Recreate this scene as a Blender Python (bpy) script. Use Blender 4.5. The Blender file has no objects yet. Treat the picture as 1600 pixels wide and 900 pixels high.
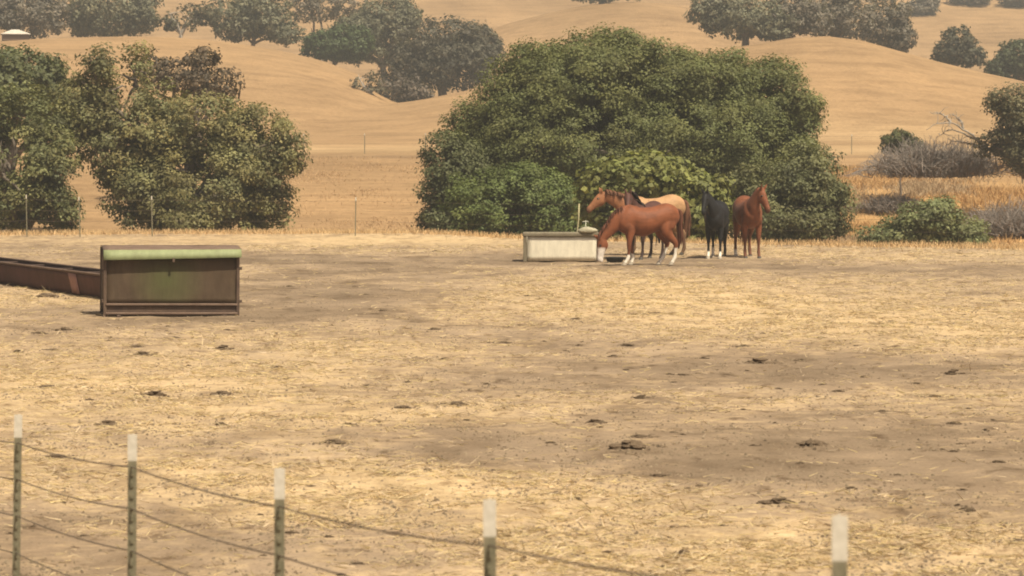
import bpy, bmesh, math, random
import numpy as np
from mathutils import Vector, Matrix

# ---------------------------------------------------------------- camera, sky, sun, exposure
SC = bpy.context.scene
COL = SC.collection
F, W0, H0, CAMZ, HORIZON = 4500.0, 1600.0, 900.0, 2.75, 240.0     # focal length and frame in photograph pixels
PITCH = math.atan((H0 / 2 - HORIZON) / F)

cam_data = bpy.data.cameras.new('camera')
cam = bpy.data.objects.new('camera', cam_data)
COL.objects.link(cam)
cam.location = (0, 0, CAMZ)
cam.rotation_euler = (math.pi / 2 - PITCH, 0, 0)
cam_data.sensor_width = 36.0
cam_data.lens = 36.0 * F / W0
cam_data.clip_start = 0.1
cam_data.clip_end = 3000
cam_data.dof.use_dof = True
cam_data.dof.focus_distance = 66
cam_data.dof.aperture_fstop = 6.5
SC.camera = cam

SUN_EL = math.radians(58)
SUN_AZ = math.radians(143)            # clockwise from +Y (the view direction): right and a little behind the camera
world = bpy.data.worlds.new('World')
SC.world = world
world.use_nodes = True
wn = world.node_tree
wn.nodes.clear()
sky = wn.nodes.new('ShaderNodeTexSky')
sky.sky_type = 'NISHITA'
sky.sun_disc = False
sky.sun_elevation = SUN_EL
sky.sun_rotation = SUN_AZ
sky.dust_density = 8.0
sky.air_density = 0.6
sky.ozone_density = 0.5
bg = wn.nodes.new('ShaderNodeBackground')
bg.inputs['Strength'].default_value = 0.068
wo = wn.nodes.new('ShaderNodeOutputWorld')
wn.links.new(sky.outputs[0], bg.inputs[0])
wn.links.new(bg.outputs[0], wo.inputs[0])

sun_data = bpy.data.lights.new('sun', 'SUN')
sun_data.energy = 4.9
sun_data.angle = math.radians(1.2)
sun_data.color = (1.0, 0.92, 0.735)
sun = bpy.data.objects.new('sun', sun_data)
COL.objects.link(sun)
to_sun = Vector((math.sin(SUN_AZ) * math.cos(SUN_EL), math.cos(SUN_AZ) * math.cos(SUN_EL), math.sin(SUN_EL)))
sun.rotation_euler = to_sun.to_track_quat('Z', 'Y').to_euler()

SC.view_settings.view_transform = 'Standard'
SC.view_settings.look = 'None'
SC.view_settings.exposure = 0.30
SC.view_settings.gamma = 1.0
SC.view_settings.use_curve_mapping = False
SC.render.engine = 'CYCLES'
SC.cycles.use_denoising = True
SC.cycles.max_bounces = 6
SC.cycles.diffuse_bounces = 3
SC.cycles.transmission_bounces = 3
SC.cycles.volume_bounces = 0
SC.cycles.filter_width = 1.9

RNG = np.random.default_rng(7)
random.seed(7)

# ---------------------------------------------------------------- picture to place
def ray(px, py):
    c, s = math.cos(PITCH), math.sin(PITCH)
    a, b = (px - W0 / 2) / F, -(py - H0 / 2) / F
    return np.array([a, c + b * s, -s + b * c])

def at(px, py, d):
    r = ray(px, py)
    return np.array([0, 0, CAMZ]) + r * (d / r[1])

def flat(px, py):
    r = ray(px, py)
    t = -CAMZ / r[2]
    return np.array([r[0] * t, r[1] * t, 0.0])

def ppm(d):
    return F / d

# ---------------------------------------------------------------- noise
def _hash(ix, iy, seed):
    n = (ix.astype(np.int64) * 374761393 + iy.astype(np.int64) * 668265263 + seed * 974634777) & 0xffffffff
    n = ((n ^ (n >> 13)) * 1274126177) & 0xffffffff
    return ((n ^ (n >> 16)) & 0xffff) / 65535.0

def vnoise(x, y, seed=0):
    x = np.asarray(x, float); y = np.asarray(y, float)
    ix, iy = np.floor(x), np.floor(y)
    fx, fy = x - ix, y - iy
    fx, fy = fx * fx * (3 - 2 * fx), fy * fy * (3 - 2 * fy)
    a, b = _hash(ix, iy, seed), _hash(ix + 1, iy, seed)
    c, d = _hash(ix, iy + 1, seed), _hash(ix + 1, iy + 1, seed)
    return (a * (1 - fx) + b * fx) * (1 - fy) + (c * (1 - fx) + d * fx) * fy

def fbm(x, y, seed=0, oct=4):
    s, a, t = 0.0, 0.5, 0.0
    for k in range(oct):
        s = s + a * vnoise(x * 2 ** k + 17.3 * k, y * 2 ** k - 9.1 * k, seed + k)
        t += a; a *= 0.5
    return s / t

# ---------------------------------------------------------------- terrain
EDGE_X = [-60, -17, -8, -3, 0.3, 7.5, 14.7, 60]
EDGE_D = [97, 97, 99, 98, 92.5, 86.0, 83.0, 78]
def edge_d(x):
    return np.interp(x, EDGE_X, EDGE_D)

def sstep(t):
    t = np.clip(t, 0, 1)
    return t * t * (3 - 2 * t)

def crest(points, d):
    xs = [(p[0] - 800) / F * d for p in points]
    zs = [at(p[0], p[1], d)[2] for p in points]
    return np.array(xs), np.array(zs)

RIDGES = [   # crest line seen in the picture, its distance, width of the front slope, width behind
    ([(-500, 150), (-250, 95), (-100, 72), (30, 62), (150, 57), (280, 57), (400, 71), (500, 92), (560, 112), (620, 146), (680, 185), (760, 215)], 270, 68, 60),
    ([(330, 215), (430, 192), (520, 174), (600, 164), (660, 156), (720, 146), (850, 112), (1000, 92), (1120, 78), (1190, 71), (1240, 58), (1285, 47), (1335, 62), (1400, 84), (1500, 108), (1580, 127), (1700, 150), (1900, 190)], 250, 55, 50),
    ([(560, 130), (640, 100), (700, 75), (760, 47), (850, 24), (900, 11), (960, 4), (1030, 5), (1080, 14), (1200, 50), (1320, 110)], 370, 80, 60),
    ([(-900, 10), (-300, -90), (100, -110), (500, -120), (900, -150), (1300, -140), (1700, -160), (2200, -60)], 620, 300, 100),
]
RIDGES = [(*crest(p, d), d, wf, wb) for p, d, wf, wb in RIDGES]
BASE_D = [0, 165, 168, 230, 300, 420, 620, 1200]
BASE_Z = [0, 2.6, 2.75, 4.7, 5.5, 7, 10, 12]

def height(x, d):
    x = np.asarray(x, float); d = np.asarray(d, float)
    e = edge_d(x)
    # the flat paddock, trodden and pocked
    past = 0.05 * (fbm(x / 2.2, d / 2.2, 3) - 0.5) + 0.06 * (fbm(x / 0.42, d / 0.42, 9, 3) - 0.5)
    past = past + 0.10 * np.exp(-((d - e + 1.5) / 1.8) ** 2) * fbm(x / 3.0, d / 3.0, 21)
    # beyond the lip: a shallow draw, then a bank up to the terrace
    t = d - e
    draw = -1.1 * sstep(t / 5.0)
    bank = np.interp(d, [0, 112, 150, 163, 166], [0, 0, 2.6, 3.6, 3.72]) * sstep((d - 108) / 30)
    mid = draw + bank
    base = np.interp(d, BASE_D, BASE_Z)
    k = sstep((d - 160) / 8.0)
    z = mid * (1 - k) + base * k
    rough = 0.30 * (fbm(x / 5.0, d / 9.0, 31) - 0.5) * sstep((t - 4) / 10) * (1 - 0.6 * k)
    z = z + rough
    for xs, zs, rd, wf, wb in RIDGES:
        wob = (fbm(x / 40.0, d / 60.0, 41) - 0.5)
        c = np.interp(x, xs, zs)
        c = (np.interp(x - 3, xs, zs) + c + np.interp(x + 3, xs, zs)) / 3
        f = np.where(d < rd, sstep((d - (rd - wf)) / wf), sstep(((rd + wb) - d) / wb))
        hz = base + (c - base) * f
        fold = (fbm((x + 0.5 * d) / 16.0, (d - 0.3 * x) / 30.0, 43) - 0.5)
        hz = np.where(d < rd, hz + (wob * 2.0 + fold * 1.5) * np.sin(np.clip((d - rd + wf) / wf, 0, 1) * math.pi), hz)
        z = np.where(f > 0, np.logaddexp(z * 2.0, hz * 2.0) / 2.0 - 0.35 * np.exp(-np.abs(z - hz)), z)
    return np.where(t <= 0, past, z + past * np.exp(-np.clip(t, 0, 50) / 2.0))

def hgt(x, d):
    return float(height(np.array([x]), np.array([d]))[0])

def hit(px, py, d0=99.0, d1=640.0):
    """first point of the terrain met by the line of sight through a picture point"""
    ds = np.arange(d0, d1, 0.5)
    r = ray(px, py)
    xs = r[0] * ds / r[1]; zs = CAMZ + r[2] * ds / r[1]
    below = np.nonzero(height(xs, ds) >= zs)[0]
    d = ds[below[0]] if len(below) else d1
    return np.array([r[0] * d / r[1], d, hgt(r[0] * d / r[1], d)])

# ---------------------------------------------------------------- mesh helpers
def add_obj(name, mesh, mat=None, parent=None):
    o = bpy.data.objects.new(name, mesh)
    COL.objects.link(o)
    if mat is not None and not mesh.materials:
        mesh.materials.append(mat)
    if parent is not None:
        o.parent = parent
    return o

def tag(o, label=None, cat=None, group=None, kind=None):
    if label: o['label'] = label
    if cat: o['category'] = cat
    if group: o['group'] = group
    if kind: o['kind'] = kind
    return o

def thing(name, label, cat, loc=(0, 0, 0), rz=0.0, group=None):
    o = bpy.data.objects.new(name, None)
    COL.objects.link(o)
    o.location = tuple(float(v) for v in loc)
    o.rotation_euler = (0, 0, rz)
    o.empty_display_size = 0.2
    return tag(o, label, cat, group)

def np_mesh(name, verts, faces, colors=None, smooth=False, attr='tint'):
    """verts (n,3); faces (m,k) with constant k; colors (n,3) per vertex"""
    verts = np.asarray(verts, np.float32); faces = np.asarray(faces, np.int32)
    me = bpy.data.meshes.new(name)
    n, (m, k) = len(verts), faces.shape
    me.vertices.add(n); me.vertices.foreach_set('co', verts.ravel())
    me.loops.add(m * k); me.loops.foreach_set('vertex_index', faces.ravel())
    me.polygons.add(m)
    me.polygons.foreach_set('loop_start', np.arange(0, m * k, k, dtype=np.int32))
    if smooth:
        me.polygons.foreach_set('use_smooth', np.ones(m, bool))
    me.update(calc_edges=True)
    if colors is not None:
        c = np.ones((n, 4), np.float32); c[:, :3] = colors
        a = me.color_attributes.new(attr, 'FLOAT_COLOR', 'POINT')
        a.data.foreach_set('color', c.ravel())
    return me

def grid_faces(nr, nc):
    i = np.arange(nr - 1)[:, None] * nc + np.arange(nc - 1)[None, :]
    i = i.ravel()
    return np.stack([i, i + 1, i + nc + 1, i + nc], 1)

def box_mesh(name, size, center=(0, 0, 0), bevel=0.008, rot=None):
    bm = bmesh.new()
    bmesh.ops.create_cube(bm, size=1.0)
    bmesh.ops.scale(bm, vec=size, verts=bm.verts)
    if bevel > 0:
        bmesh.ops.bevel(bm, geom=bm.edges[:], offset=min(bevel, min(size) * 0.4), segments=1, affect='EDGES')
    if rot is not None:
        bmesh.ops.rotate(bm, cent=(0, 0, 0), matrix=rot, verts=bm.verts)
    bmesh.ops.translate(bm, vec=center, verts=bm.verts)
    me = bpy.data.meshes.new(name)
    bm.to_mesh(me); bm.free()
    return me

def tube_arrays(pts, radii, seg=8, cap=True):
    """a tapered tube through points; returns verts, quad faces"""
    pts = np.asarray(pts, float)
    n = len(pts)
    tan = np.gradient(pts, axis=0)
    tan /= np.linalg.norm(tan, axis=1)[:, None] + 1e-9
    up = np.array([0.0, 0, 1]) if abs(tan[0][2]) < 0.9 else np.array([1.0, 0, 0])
    V = []
    u = np.cross(tan[0], up); u /= np.linalg.norm(u)
    ang = np.linspace(0, 2 * math.pi, seg, endpoint=False)
    for i in range(n):
        u = u - tan[i] * np.dot(u, tan[i]); u /= np.linalg.norm(u) + 1e-9
        v = np.cross(tan[i], u)
        V.append(pts[i] + radii[i] * (np.cos(ang)[:, None] * u + np.sin(ang)[:, None] * v))
    V = np.concatenate(V)
    Fc = []
    for i in range(n - 1):
        for j in range(seg):
            a, b = i * seg + j, i * seg + (j + 1) % seg
            Fc.append((a, b, b + seg, a + seg))
    if cap and seg % 2 == 0:
        for base in (0, (n - 1) * seg):
            for j in range(seg // 2 - 1):
                Fc.append((base + j, base + j + 1, base + seg - 2 - j, base + seg - 1 - j))
    return V, np.array(Fc)

def tubes_mesh(name, tubes, seg=6, smooth=True, colors=None):
    vs, fs, o = [], [], 0
    for pts, radii in tubes:
        v, f = tube_arrays(pts, radii, seg)
        vs.append(v); fs.append(f + o); o += len(v)
    return np_mesh(name, np.concatenate(vs), np.concatenate(fs), None, smooth)

# ---------------------------------------------------------------- materials
def new_mat(name):
    m = bpy.data.materials.new(name)
    m.use_nodes = True
    m.node_tree.nodes.clear()
    return m, m.node_tree.nodes, m.node_tree.links

def nd(nodes, kind, **kw):
    n = nodes.new(kind)
    for k, v in kw.items():
        if k in n.inputs:
            n.inputs[k].default_value = v
        else:
            setattr(n, k, v)
    return n

def noise_node(N, L, co, scale, detail=4, rough=0.55, vec_scale=None):
    if vec_scale is not None:
        mp = nd(N, 'ShaderNodeMapping'); mp.inputs['Scale'].default_value = vec_scale
        L.new(co, mp.inputs['Vector']); co = mp.outputs[0]
    t = nd(N, 'ShaderNodeTexNoise', Scale=scale, Detail=detail, Roughness=rough)
    L.new(co, t.inputs['Vector'])
    return t.outputs['Fac']

def ramp(N, L, fac, stops):
    r = nd(N, 'ShaderNodeValToRGB')
    cr = r.color_ramp
    while len(cr.elements) < len(stops):
        cr.elements.new(0.5)
    for e, (p, c) in zip(cr.elements, stops):
        e.position = p
        e.color = (*c, 1) if len(c) == 3 else c
    L.new(fac, r.inputs['Fac'])
    return r.outputs['Color']

def mix(N, L, fac, a, b, mode='MIX'):
    m = nd(N, 'ShaderNodeMix', data_type='RGBA', blend_type=mode)
    for s, v in ((m.inputs[0], fac), (m.inputs[6], a), (m.inputs[7], b)):
        if hasattr(v, 'is_linked'):
            L.new(v, s)
        elif isinstance(v, (int, float)):
            s.default_value = v
        else:
            s.default_value = (*v, 1)
    return m.outputs[2]

def finish(N, L, color, rough=0.9, bump=None, bump_strength=0.3, bump_dist=0.02, spec=0.2, metallic=0.0):
    p = nd(N, 'ShaderNodeBsdfPrincipled')
    p.inputs['Roughness'].default_value = rough
    p.inputs['Specular IOR Level'].default_value = spec
    p.inputs['Metallic'].default_value = metallic
    if hasattr(color, 'is_linked'):
        L.new(color, p.inputs['Base Color'])
    else:
        p.inputs['Base Color'].default_value = (*color, 1)
    if bump is not None:
        b = nd(N, 'ShaderNodeBump', Strength=bump_strength, Distance=bump_dist)
        L.new(bump, b.inputs['Height']); L.new(b.outputs[0], p.inputs['Normal'])
    o = nd(N, 'ShaderNodeOutputMaterial')
    L.new(p.outputs[0], o.inputs['Surface'])
    return p

def pos(N):
    return nd(N, 'ShaderNodeNewGeometry').outputs['Position']

def objco(N):
    return nd(N, 'ShaderNodeTexCoord').outputs['Object']

def mat_pasture():
    m, N, L = new_mat('dry_pasture_soil')
    P = pos(N)
    at_ = nd(N, 'ShaderNodeAttribute', attribute_name='straw')
    broad = noise_node(N, L, P, 0.35, 5, 0.6)
    fine = noise_node(N, L, P, 7.0, 6, 0.7)
    flake = noise_node(N, L, P, 3.4, 7, 0.72, (0.8, 1.0, 1))
    grit = noise_node(N, L, P, 26.0, 4, 0.7)
    dirt = ramp(N, L, broad, [(0.3, (0.235, 0.166, 0.104)), (0.5, (0.302, 0.218, 0.140)), (0.7, (0.375, 0.275, 0.18))])
    mr = nd(N, 'ShaderNodeMapRange'); L.new(at_.outputs['Fac'], mr.inputs[0])
    for i_, v_ in ((1, -0.45), (2, 0.25), (3, 0.70), (4, 1.0)): mr.inputs[i_].default_value = v_
    dirt = mix(N, L, 1.0, dirt, mr.outputs[0], 'MULTIPLY')      # soil mixed with old dung where the straw is gone
    straw = ramp(N, L, fine, [(0.3, (0.43, 0.302, 0.165)), (0.55, (0.555, 0.402, 0.225)), (0.75, (0.65, 0.49, 0.285))])
    # straw cover breaks up into tufts
    s1 = nd(N, 'ShaderNodeMath', operation='MULTIPLY_ADD'); L.new(flake, s1.inputs[0]); s1.inputs[1].default_value = 3.2; s1.inputs[2].default_value = -1.55
    s2 = nd(N, 'ShaderNodeMath', operation='ADD', use_clamp=True); L.new(s1.outputs[0], s2.inputs[0]); L.new(at_.outputs['Fac'], s2.inputs[1])
    col = mix(N, L, s2.outputs[0], dirt, straw)
    # trodden-in dung bits, plus clod and hoof-mark shading painted as dark specks
    speck = ramp(N, L, noise_node(N, L, P, 3.2, 6, 0.7, (1, 0.7, 1)), [(0.34, (0.36, 0.31, 0.26)), (0.445, (1, 1, 1))])
    col = mix(N, L, 0.8, col, speck, 'MULTIPLY')
    scuff = ramp(N, L, noise_node(N, L, P, 1.1, 5, 0.6, (1, 0.6, 1)), [(0.36, (0.68, 0.655, 0.63)), (0.5, (1, 1, 1)), (0.68, (1.14, 1.13, 1.12))])
    col = mix(N, L, 0.8, col, scuff, 'MULTIPLY')
    col = mix(N, L, 0.5, col, ramp(N, L, grit, [(0.3, (0.7, 0.68, 0.66)), (0.7, (1.2, 1.2, 1.2))]), 'MULTIPLY')
    add = nd(N, 'ShaderNodeMath', operation='ADD'); L.new(fine, add.inputs[0]); L.new(flake, add.inputs[1])
    finish(N, L, col, 0.95, add.outputs[0], 0.7, 0.035, 0.1)
    return m

def mat_hills():
    m, N, L = new_mat('dry_hill_grass')
    P = pos(N)
    at_ = nd(N, 'ShaderNodeAttribute', attribute_name='tint')
    a = noise_node(N, L, P, 0.05, 5, 0.6)
    b = noise_node(N, L, P, 0.5, 6, 0.65, (0.35, 1, 3.0))
    c = noise_node(N, L, P, 2.6, 5, 0.7)
    base = ramp(N, L, a, [(0.3, (0.80, 0.78, 0.75)), (0.5, (0.98, 0.97, 0.95)), (0.7, (1.14, 1.12, 1.08))])
    trail = ramp(N, L, b, [(0.36, (0.76, 0.74, 0.72)), (0.5, (1, 1, 1)), (0.66, (1.16, 1.16, 1.16))])
    tuft = ramp(N, L, c, [(0.32, (0.74, 0.71, 0.66)), (0.5, (1, 1, 1)), (0.7, (1.14, 1.13, 1.1))])
    col = mix(N, L, 1.0, at_.outputs['Color'], base, 'MULTIPLY')
    col = mix(N, L, 0.8, col, trail, 'MULTIPLY')
    col = mix(N, L, 0.8, col, tuft, 'MULTIPLY')
    finish(N, L, col, 0.95, c, 0.8, 0.15, 0.1)
    return m

def mat_leaf(name='leaf', trans=0.22):
    m, N, L = new_mat(name)
    a = nd(N, 'ShaderNodeAttribute', attribute_name='tint')
    d = nd(N, 'ShaderNodeBsdfPrincipled'); d.inputs['Roughness'].default_value = 0.6
    d.inputs['Specular IOR Level'].default_value = 0.25
    t = nd(N, 'ShaderNodeBsdfTranslucent')
    tc = mix(N, L, 1.0, a.outputs['Color'], (1.1, 1.15, 0.6), 'MULTIPLY')
    L.new(a.outputs['Color'], d.inputs['Base Color']); L.new(tc, t.inputs['Color'])
    x = nd(N, 'ShaderNodeMixShader'); x.inputs[0].default_value = trans
    L.new(d.outputs[0], x.inputs[1]); L.new(t.outputs[0], x.inputs[2])
    o = nd(N, 'ShaderNodeOutputMaterial'); L.new(x.outputs[0], o.inputs['Surface'])
    return m

def mat_noise(name, c1, c2, scale=6.0, rough=0.85, bump=0.3, dist=0.02, spec=0.2, metallic=0.0, vs=None):
    m, N, L = new_mat(name)
    f = noise_node(N, L, objco(N), scale, 6, 0.65, vs)
    col = ramp(N, L, f, [(0.32, c1), (0.68, c2)])
    finish(N, L, col, rough, f, bump, dist, spec, metallic)
    return m

def mat_attr(name, rough=0.9, spec=0.1, attr='tint', noise=0.0, scale=5):
    m, N, L = new_mat(name)
    a = nd(N, 'ShaderNodeAttribute', attribute_name=attr)
    col = a.outputs['Color']
    if noise:
        r = ramp(N, L, noise_node(N, L, objco(N), scale, 5, 0.6), [(0.3, (1 - noise,) * 3), (0.7, (1 + noise * 0.6,) * 3)])
        col = mix(N, L, 1.0, col, r, 'MULTIPLY')
    finish(N, L, col, rough, None, spec=spec)
    return m

M = {}
M['pasture'] = mat_pasture()
M['hills'] = mat_hills()
M['leaf'] = mat_leaf('oak_leaf', 0.30)
M['bark'] = mat_noise('oak_bark', (0.10, 0.075, 0.055), (0.23, 0.19, 0.15), 9, 0.95, 0.8, 0.05, 0.1, 0, (1, 1, 0.3))
M['pale_bark'] = mat_noise('dead_wood', (0.26, 0.22, 0.18), (0.42, 0.37, 0.31), 9, 0.95, 0.6, 0.03, 0.1, 0, (1, 1, 0.3))
M['twig'] = mat_noise('grey_twigs', (0.17, 0.14, 0.115), (0.30, 0.255, 0.22), 3, 0.95, 0.1, 0.01, 0.1)
M['blade'] = mat_attr('dry_stalk', 0.85, 0.15)
M['dung'] = mat_noise('dry_dung', (0.10, 0.068, 0.042), (0.21, 0.150, 0.095), 14, 0.95, 0.9, 0.03, 0.1)

# ---------------------------------------------------------------- ground
def straw_mask(x, d):
    """how thickly dry straw covers the trodden soil"""
    blobs = [(1250, 490, 430, 34, .7), (900, 452, 220, 24, .45), (1040, 440, 120, 16, .3), (120, 605, 280, 45, .75), (430, 620, 160, 40, .25),
             (640, 775, 340, 42, .85), (1150, 860, 480, 50, .6), (330, 735, 240, 22, .5), (300, 376, 420, 7, .5), (640, 375, 160, 6, .5),
             (1450, 395, 260, 7, .35), (1250, 628, 260, 22, .3), (560, 545, 150, 25, .25), (1550, 520, 200, 30, .3), (500, 655, 200, 22, .3), (80, 460, 120, 14, .3),
             (1280, 568, 340, 34, -.5), (520, 447, 190, 28, -.5), (430, 405, 330, 10, -.45), (880, 530, 260, 26, -.3), (1120, 710, 460, 50, -.28),
             (250, 850, 260, 50, -.35), (1400, 422, 280, 10, -.25), (1000, 412, 260, 9, -.3), (300, 500, 300, 14, -.3), (700, 690, 180, 20, -.2), (720, 870, 180, 24, -.2)]
    m = np.full(np.shape(x), 0.15)
    for px, py, rx, ry, w in blobs:
        p = flat(px, py)
        a, b = flat(px, py - ry), flat(px, py + ry)
        sx = rx / ppm(p[1]); sd = max((a[1] - b[1]) / 2, 0.6)
        m = m + w * np.exp(-(((x - p[0]) / sx) ** 2 + ((d - p[1]) / sd) ** 2) * 0.8)
    m = m + 0.75 * (fbm(x / 3.5, d / 5.0, 51) - 0.5) + 0.6 * (fbm(x / 0.9, d / 1.3, 61, 3) - 0.5)
    return m

def build_ground():
    cols = np.concatenate([np.linspace(-60, -20, 30, endpoint=False), np.linspace(-20, 20, 300, endpoint=False), np.linspace(20, 60, 31)])
    rows = np.concatenate([np.linspace(-25, 14, 25, endpoint=False), np.linspace(14, 45, 260, endpoint=False), np.linspace(45, 100, 260)])
    rows = (rows + 25) / 125.0
    X, R = np.meshgrid(cols, rows)
    D = -25 + R * (edge_d(X) + 0.3 + 25)
    Z = height(X, D)
    me = np_mesh('pasture', np.stack([X, D, Z], -1).reshape(-1, 3), grid_faces(len(rows), len(cols)), None, True)
    a = me.attributes.new('straw', 'FLOAT', 'POINT')
    a.data.foreach_set('value', straw_mask(X, D).ravel().astype(np.float32))
    tag(add_obj('pasture', me, M['pasture']), 'flat paddock of dusty soil strewn with straw', kind='structure')

    cols = np.concatenate([np.linspace(-260, -75, 40, endpoint=False), np.linspace(-75, 75, 260, endpoint=False), np.linspace(75, 260, 41)])
    t = np.concatenate([np.linspace(-0.6, 12, 40, endpoint=False), np.linspace(12, 80, 90, endpoint=False), np.linspace(80, 200, 110, endpoint=False), np.linspace(200, 330, 60, endpoint=False), np.linspace(330, 760, 50)])
    X, T = np.meshgrid(cols, t)
    D = edge_d(X) + T
    Z = height(X, D) - 0.03 * (T < 0.4)
    me = np_mesh('hills', np.stack([X, D, Z], -1).reshape(-1, 3), grid_faces(len(t), len(cols)), hill_tint(X, D, T).reshape(-1, 3), True)
    tag(add_obj('hills', me, M['hills']), 'rolling dry golden hills behind the paddock', kind='structure')

def hill_tint(X, D, T):
    gold = np.array([0.340, 0.216, 0.110]); pale = np.array([0.49, 0.335, 0.180]); orange = np.array([0.45, 0.268, 0.110]); duff_shade = np.array([0.20, 0.13, 0.075])
    c = np.broadcast_to(gold, X.shape + (3,)).copy()
    def blend(w, col):
        nonlocal c
        c = c * (1 - w[..., None]) + col * w[..., None]
    blend(np.exp(-((D - 176) / 9.0) ** 2) * 0.8, pale)
    blend(np.exp(-((D - 200) / 8.0) ** 2) * 0.6 * (X > 5), pale)
    blend(np.exp(-((D - 164.5) / 1.3) ** 2) * 0.55, duff_shade)  # shadow line of the terrace step, painted as a dark band
    w = sstep((X - 11) / 4.0) * sstep((D - 96) / 10) * sstep((152 - D) / 10) * (0.4 + 0.9 * fbm(X / 4, D / 6, 71))
    blend(np.clip(w, 0, 1), orange)
    # fallen leaves along the draw, with the low shade under the trees painted in
    litter_shade = np.exp(-((D - edge_d(X) - 9) / 8.0) ** 2) * ((X < -7.0) | ((X > -3.3) & (X < 12.5)))
    blend(np.clip(litter_shade * 0.8, 0, 1), duff_shade)
    return c

build_ground()

# ---------------------------------------------------------------- foliage
def unit(v):
    return v / (np.linalg.norm(v, axis=-1, keepdims=True) + 1e-9)

def leaf_mesh(name, lobes, size, cover, col, rng, clump=None, hole=0.25, dark=0.35, aspect=0.6, vary=0.22, inner=0.3, yellow=0.25, floor=None):
    """lobes: list of (center, (rx, ry, rz)). Leaves gather in clumps over each lobe's skin and thin out inside."""
    C0, N0, CT = [], [], []
    for cen, rad in lobes:
        cen = np.array(cen); rad = np.array(rad)
        rm = (rad[0] * rad[1] * rad[2]) ** (1 / 3)
        cr = clump or 0.22 * rm
        area = 4 * math.pi * rm * rm
        nc = max(8, int(area / (cr * cr) * 0.9))
        dirs = unit(rng.normal(size=(nc, 3)))
        rr = np.where(rng.random(nc) < inner, rng.uniform(0.3, 0.8, nc), rng.uniform(0.80, 1.04, nc))
        wob = 0.82 + 0.36 * vnoise(dirs[:, 0] * 2.3 + cen[0] * 3, dirs[:, 2] * 2.3 + dirs[:, 1] * 1.7 + cen[2], 5)
        cc = cen + dirs * rad * (rr * wob)[:, None]
        h = vnoise(cc[:, 0] / (cr * 3.0) + 7, cc[:, 2] / (cr * 3.0) + cc[:, 1] / (cr * 4), 8)
        keep = h > hole * 0.9
        if floor is not None:
            keep &= cc[:, 2] > floor + 0.5 * cr
        cc, dirs, rr = cc[keep], dirs[keep], rr[keep]
        if not len(cc):
            continue
        per = max(4, int(cover * cr * cr * 4.2 / (size * size * aspect)))
        tone = 1 + vary * rng.normal(size=len(cc)) 
        warm = rng.random(len(cc)) * yellow
        n = len(cc) * per
        off = unit(rng.normal(size=(n, 3))) * (rng.random(n) ** 0.5)[:, None] * cr * np.array([1.15, 1.15, 0.75])
        P = np.repeat(cc, per, 0) + off
        out = unit(np.repeat(dirs, per, 0) * 0.5 + unit(off) * 0.6 + np.array([0, 0, 0.55]) + rng.normal(size=(n, 3)) * 0.42)
        C0.append(P); N0.append(out)
        t = np.clip(np.repeat(tone, per) * (1 + 0.12 * rng.normal(size=n)), 0.5, 1.7)
        w = np.repeat(warm, per)
        c = np.array(col)[None] * t[:, None]
        c[:, 0] *= 1 + 0.7 * w; c[:, 1] *= 1 + 0.25 * w
        CT.append(c)
    P, Nn, Cc = np.concatenate(C0), np.concatenate(N0), np.concatenate(CT)
    if floor is not None:
        k = P[:, 2] > floor
        P, Nn, Cc = P[k], Nn[k], Cc[k]
    n = len(P)
    a = unit(np.cross(Nn, rng.normal(size=(n, 3))))
    b = np.cross(Nn, a)
    s = size * rng.uniform(0.65, 1.35, n)[:, None]
    V = np.stack([P - a * s * 0.5, P + b * s * aspect * 0.5 + Nn * s * 0.06, P + a * s * 0.5, P - b * s * aspect * 0.5 + Nn * s * 0.06], 1).reshape(-1, 3)
    Fq = np.arange(n * 4).reshape(n, 4)
    return np_mesh(name, V, Fq, np.repeat(Cc, 4, 0))

def curved(a, b, sag, n=6, rng=RNG, jit=0.06):
    a, b = np.array(a, float), np.array(b, float)
    t = np.linspace(0, 1, n)[:, None]
    L_ = np.linalg.norm(b - a)
    p = a + (b - a) * t + np.array([0, 0, sag]) * np.sin(t * math.pi) 
    p[1:-1] += rng.normal(size=(n - 2, 3)) * jit * L_ * 0.5
    return p

def px_lobes(lst, d, depth=1.0, maxdepth=3.4):
    out = []
    for i, l in enumerate(lst):
        px, py, rx, ry = l[:4]
        dd = d + (l[4] if len(l) > 4 else 0.0)
        k = ppm(dd)
        c = at(px, py, dd)
        out.append((c, (rx / k, min(rx / k * depth, maxdepth), ry / k)))
    return out

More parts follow.
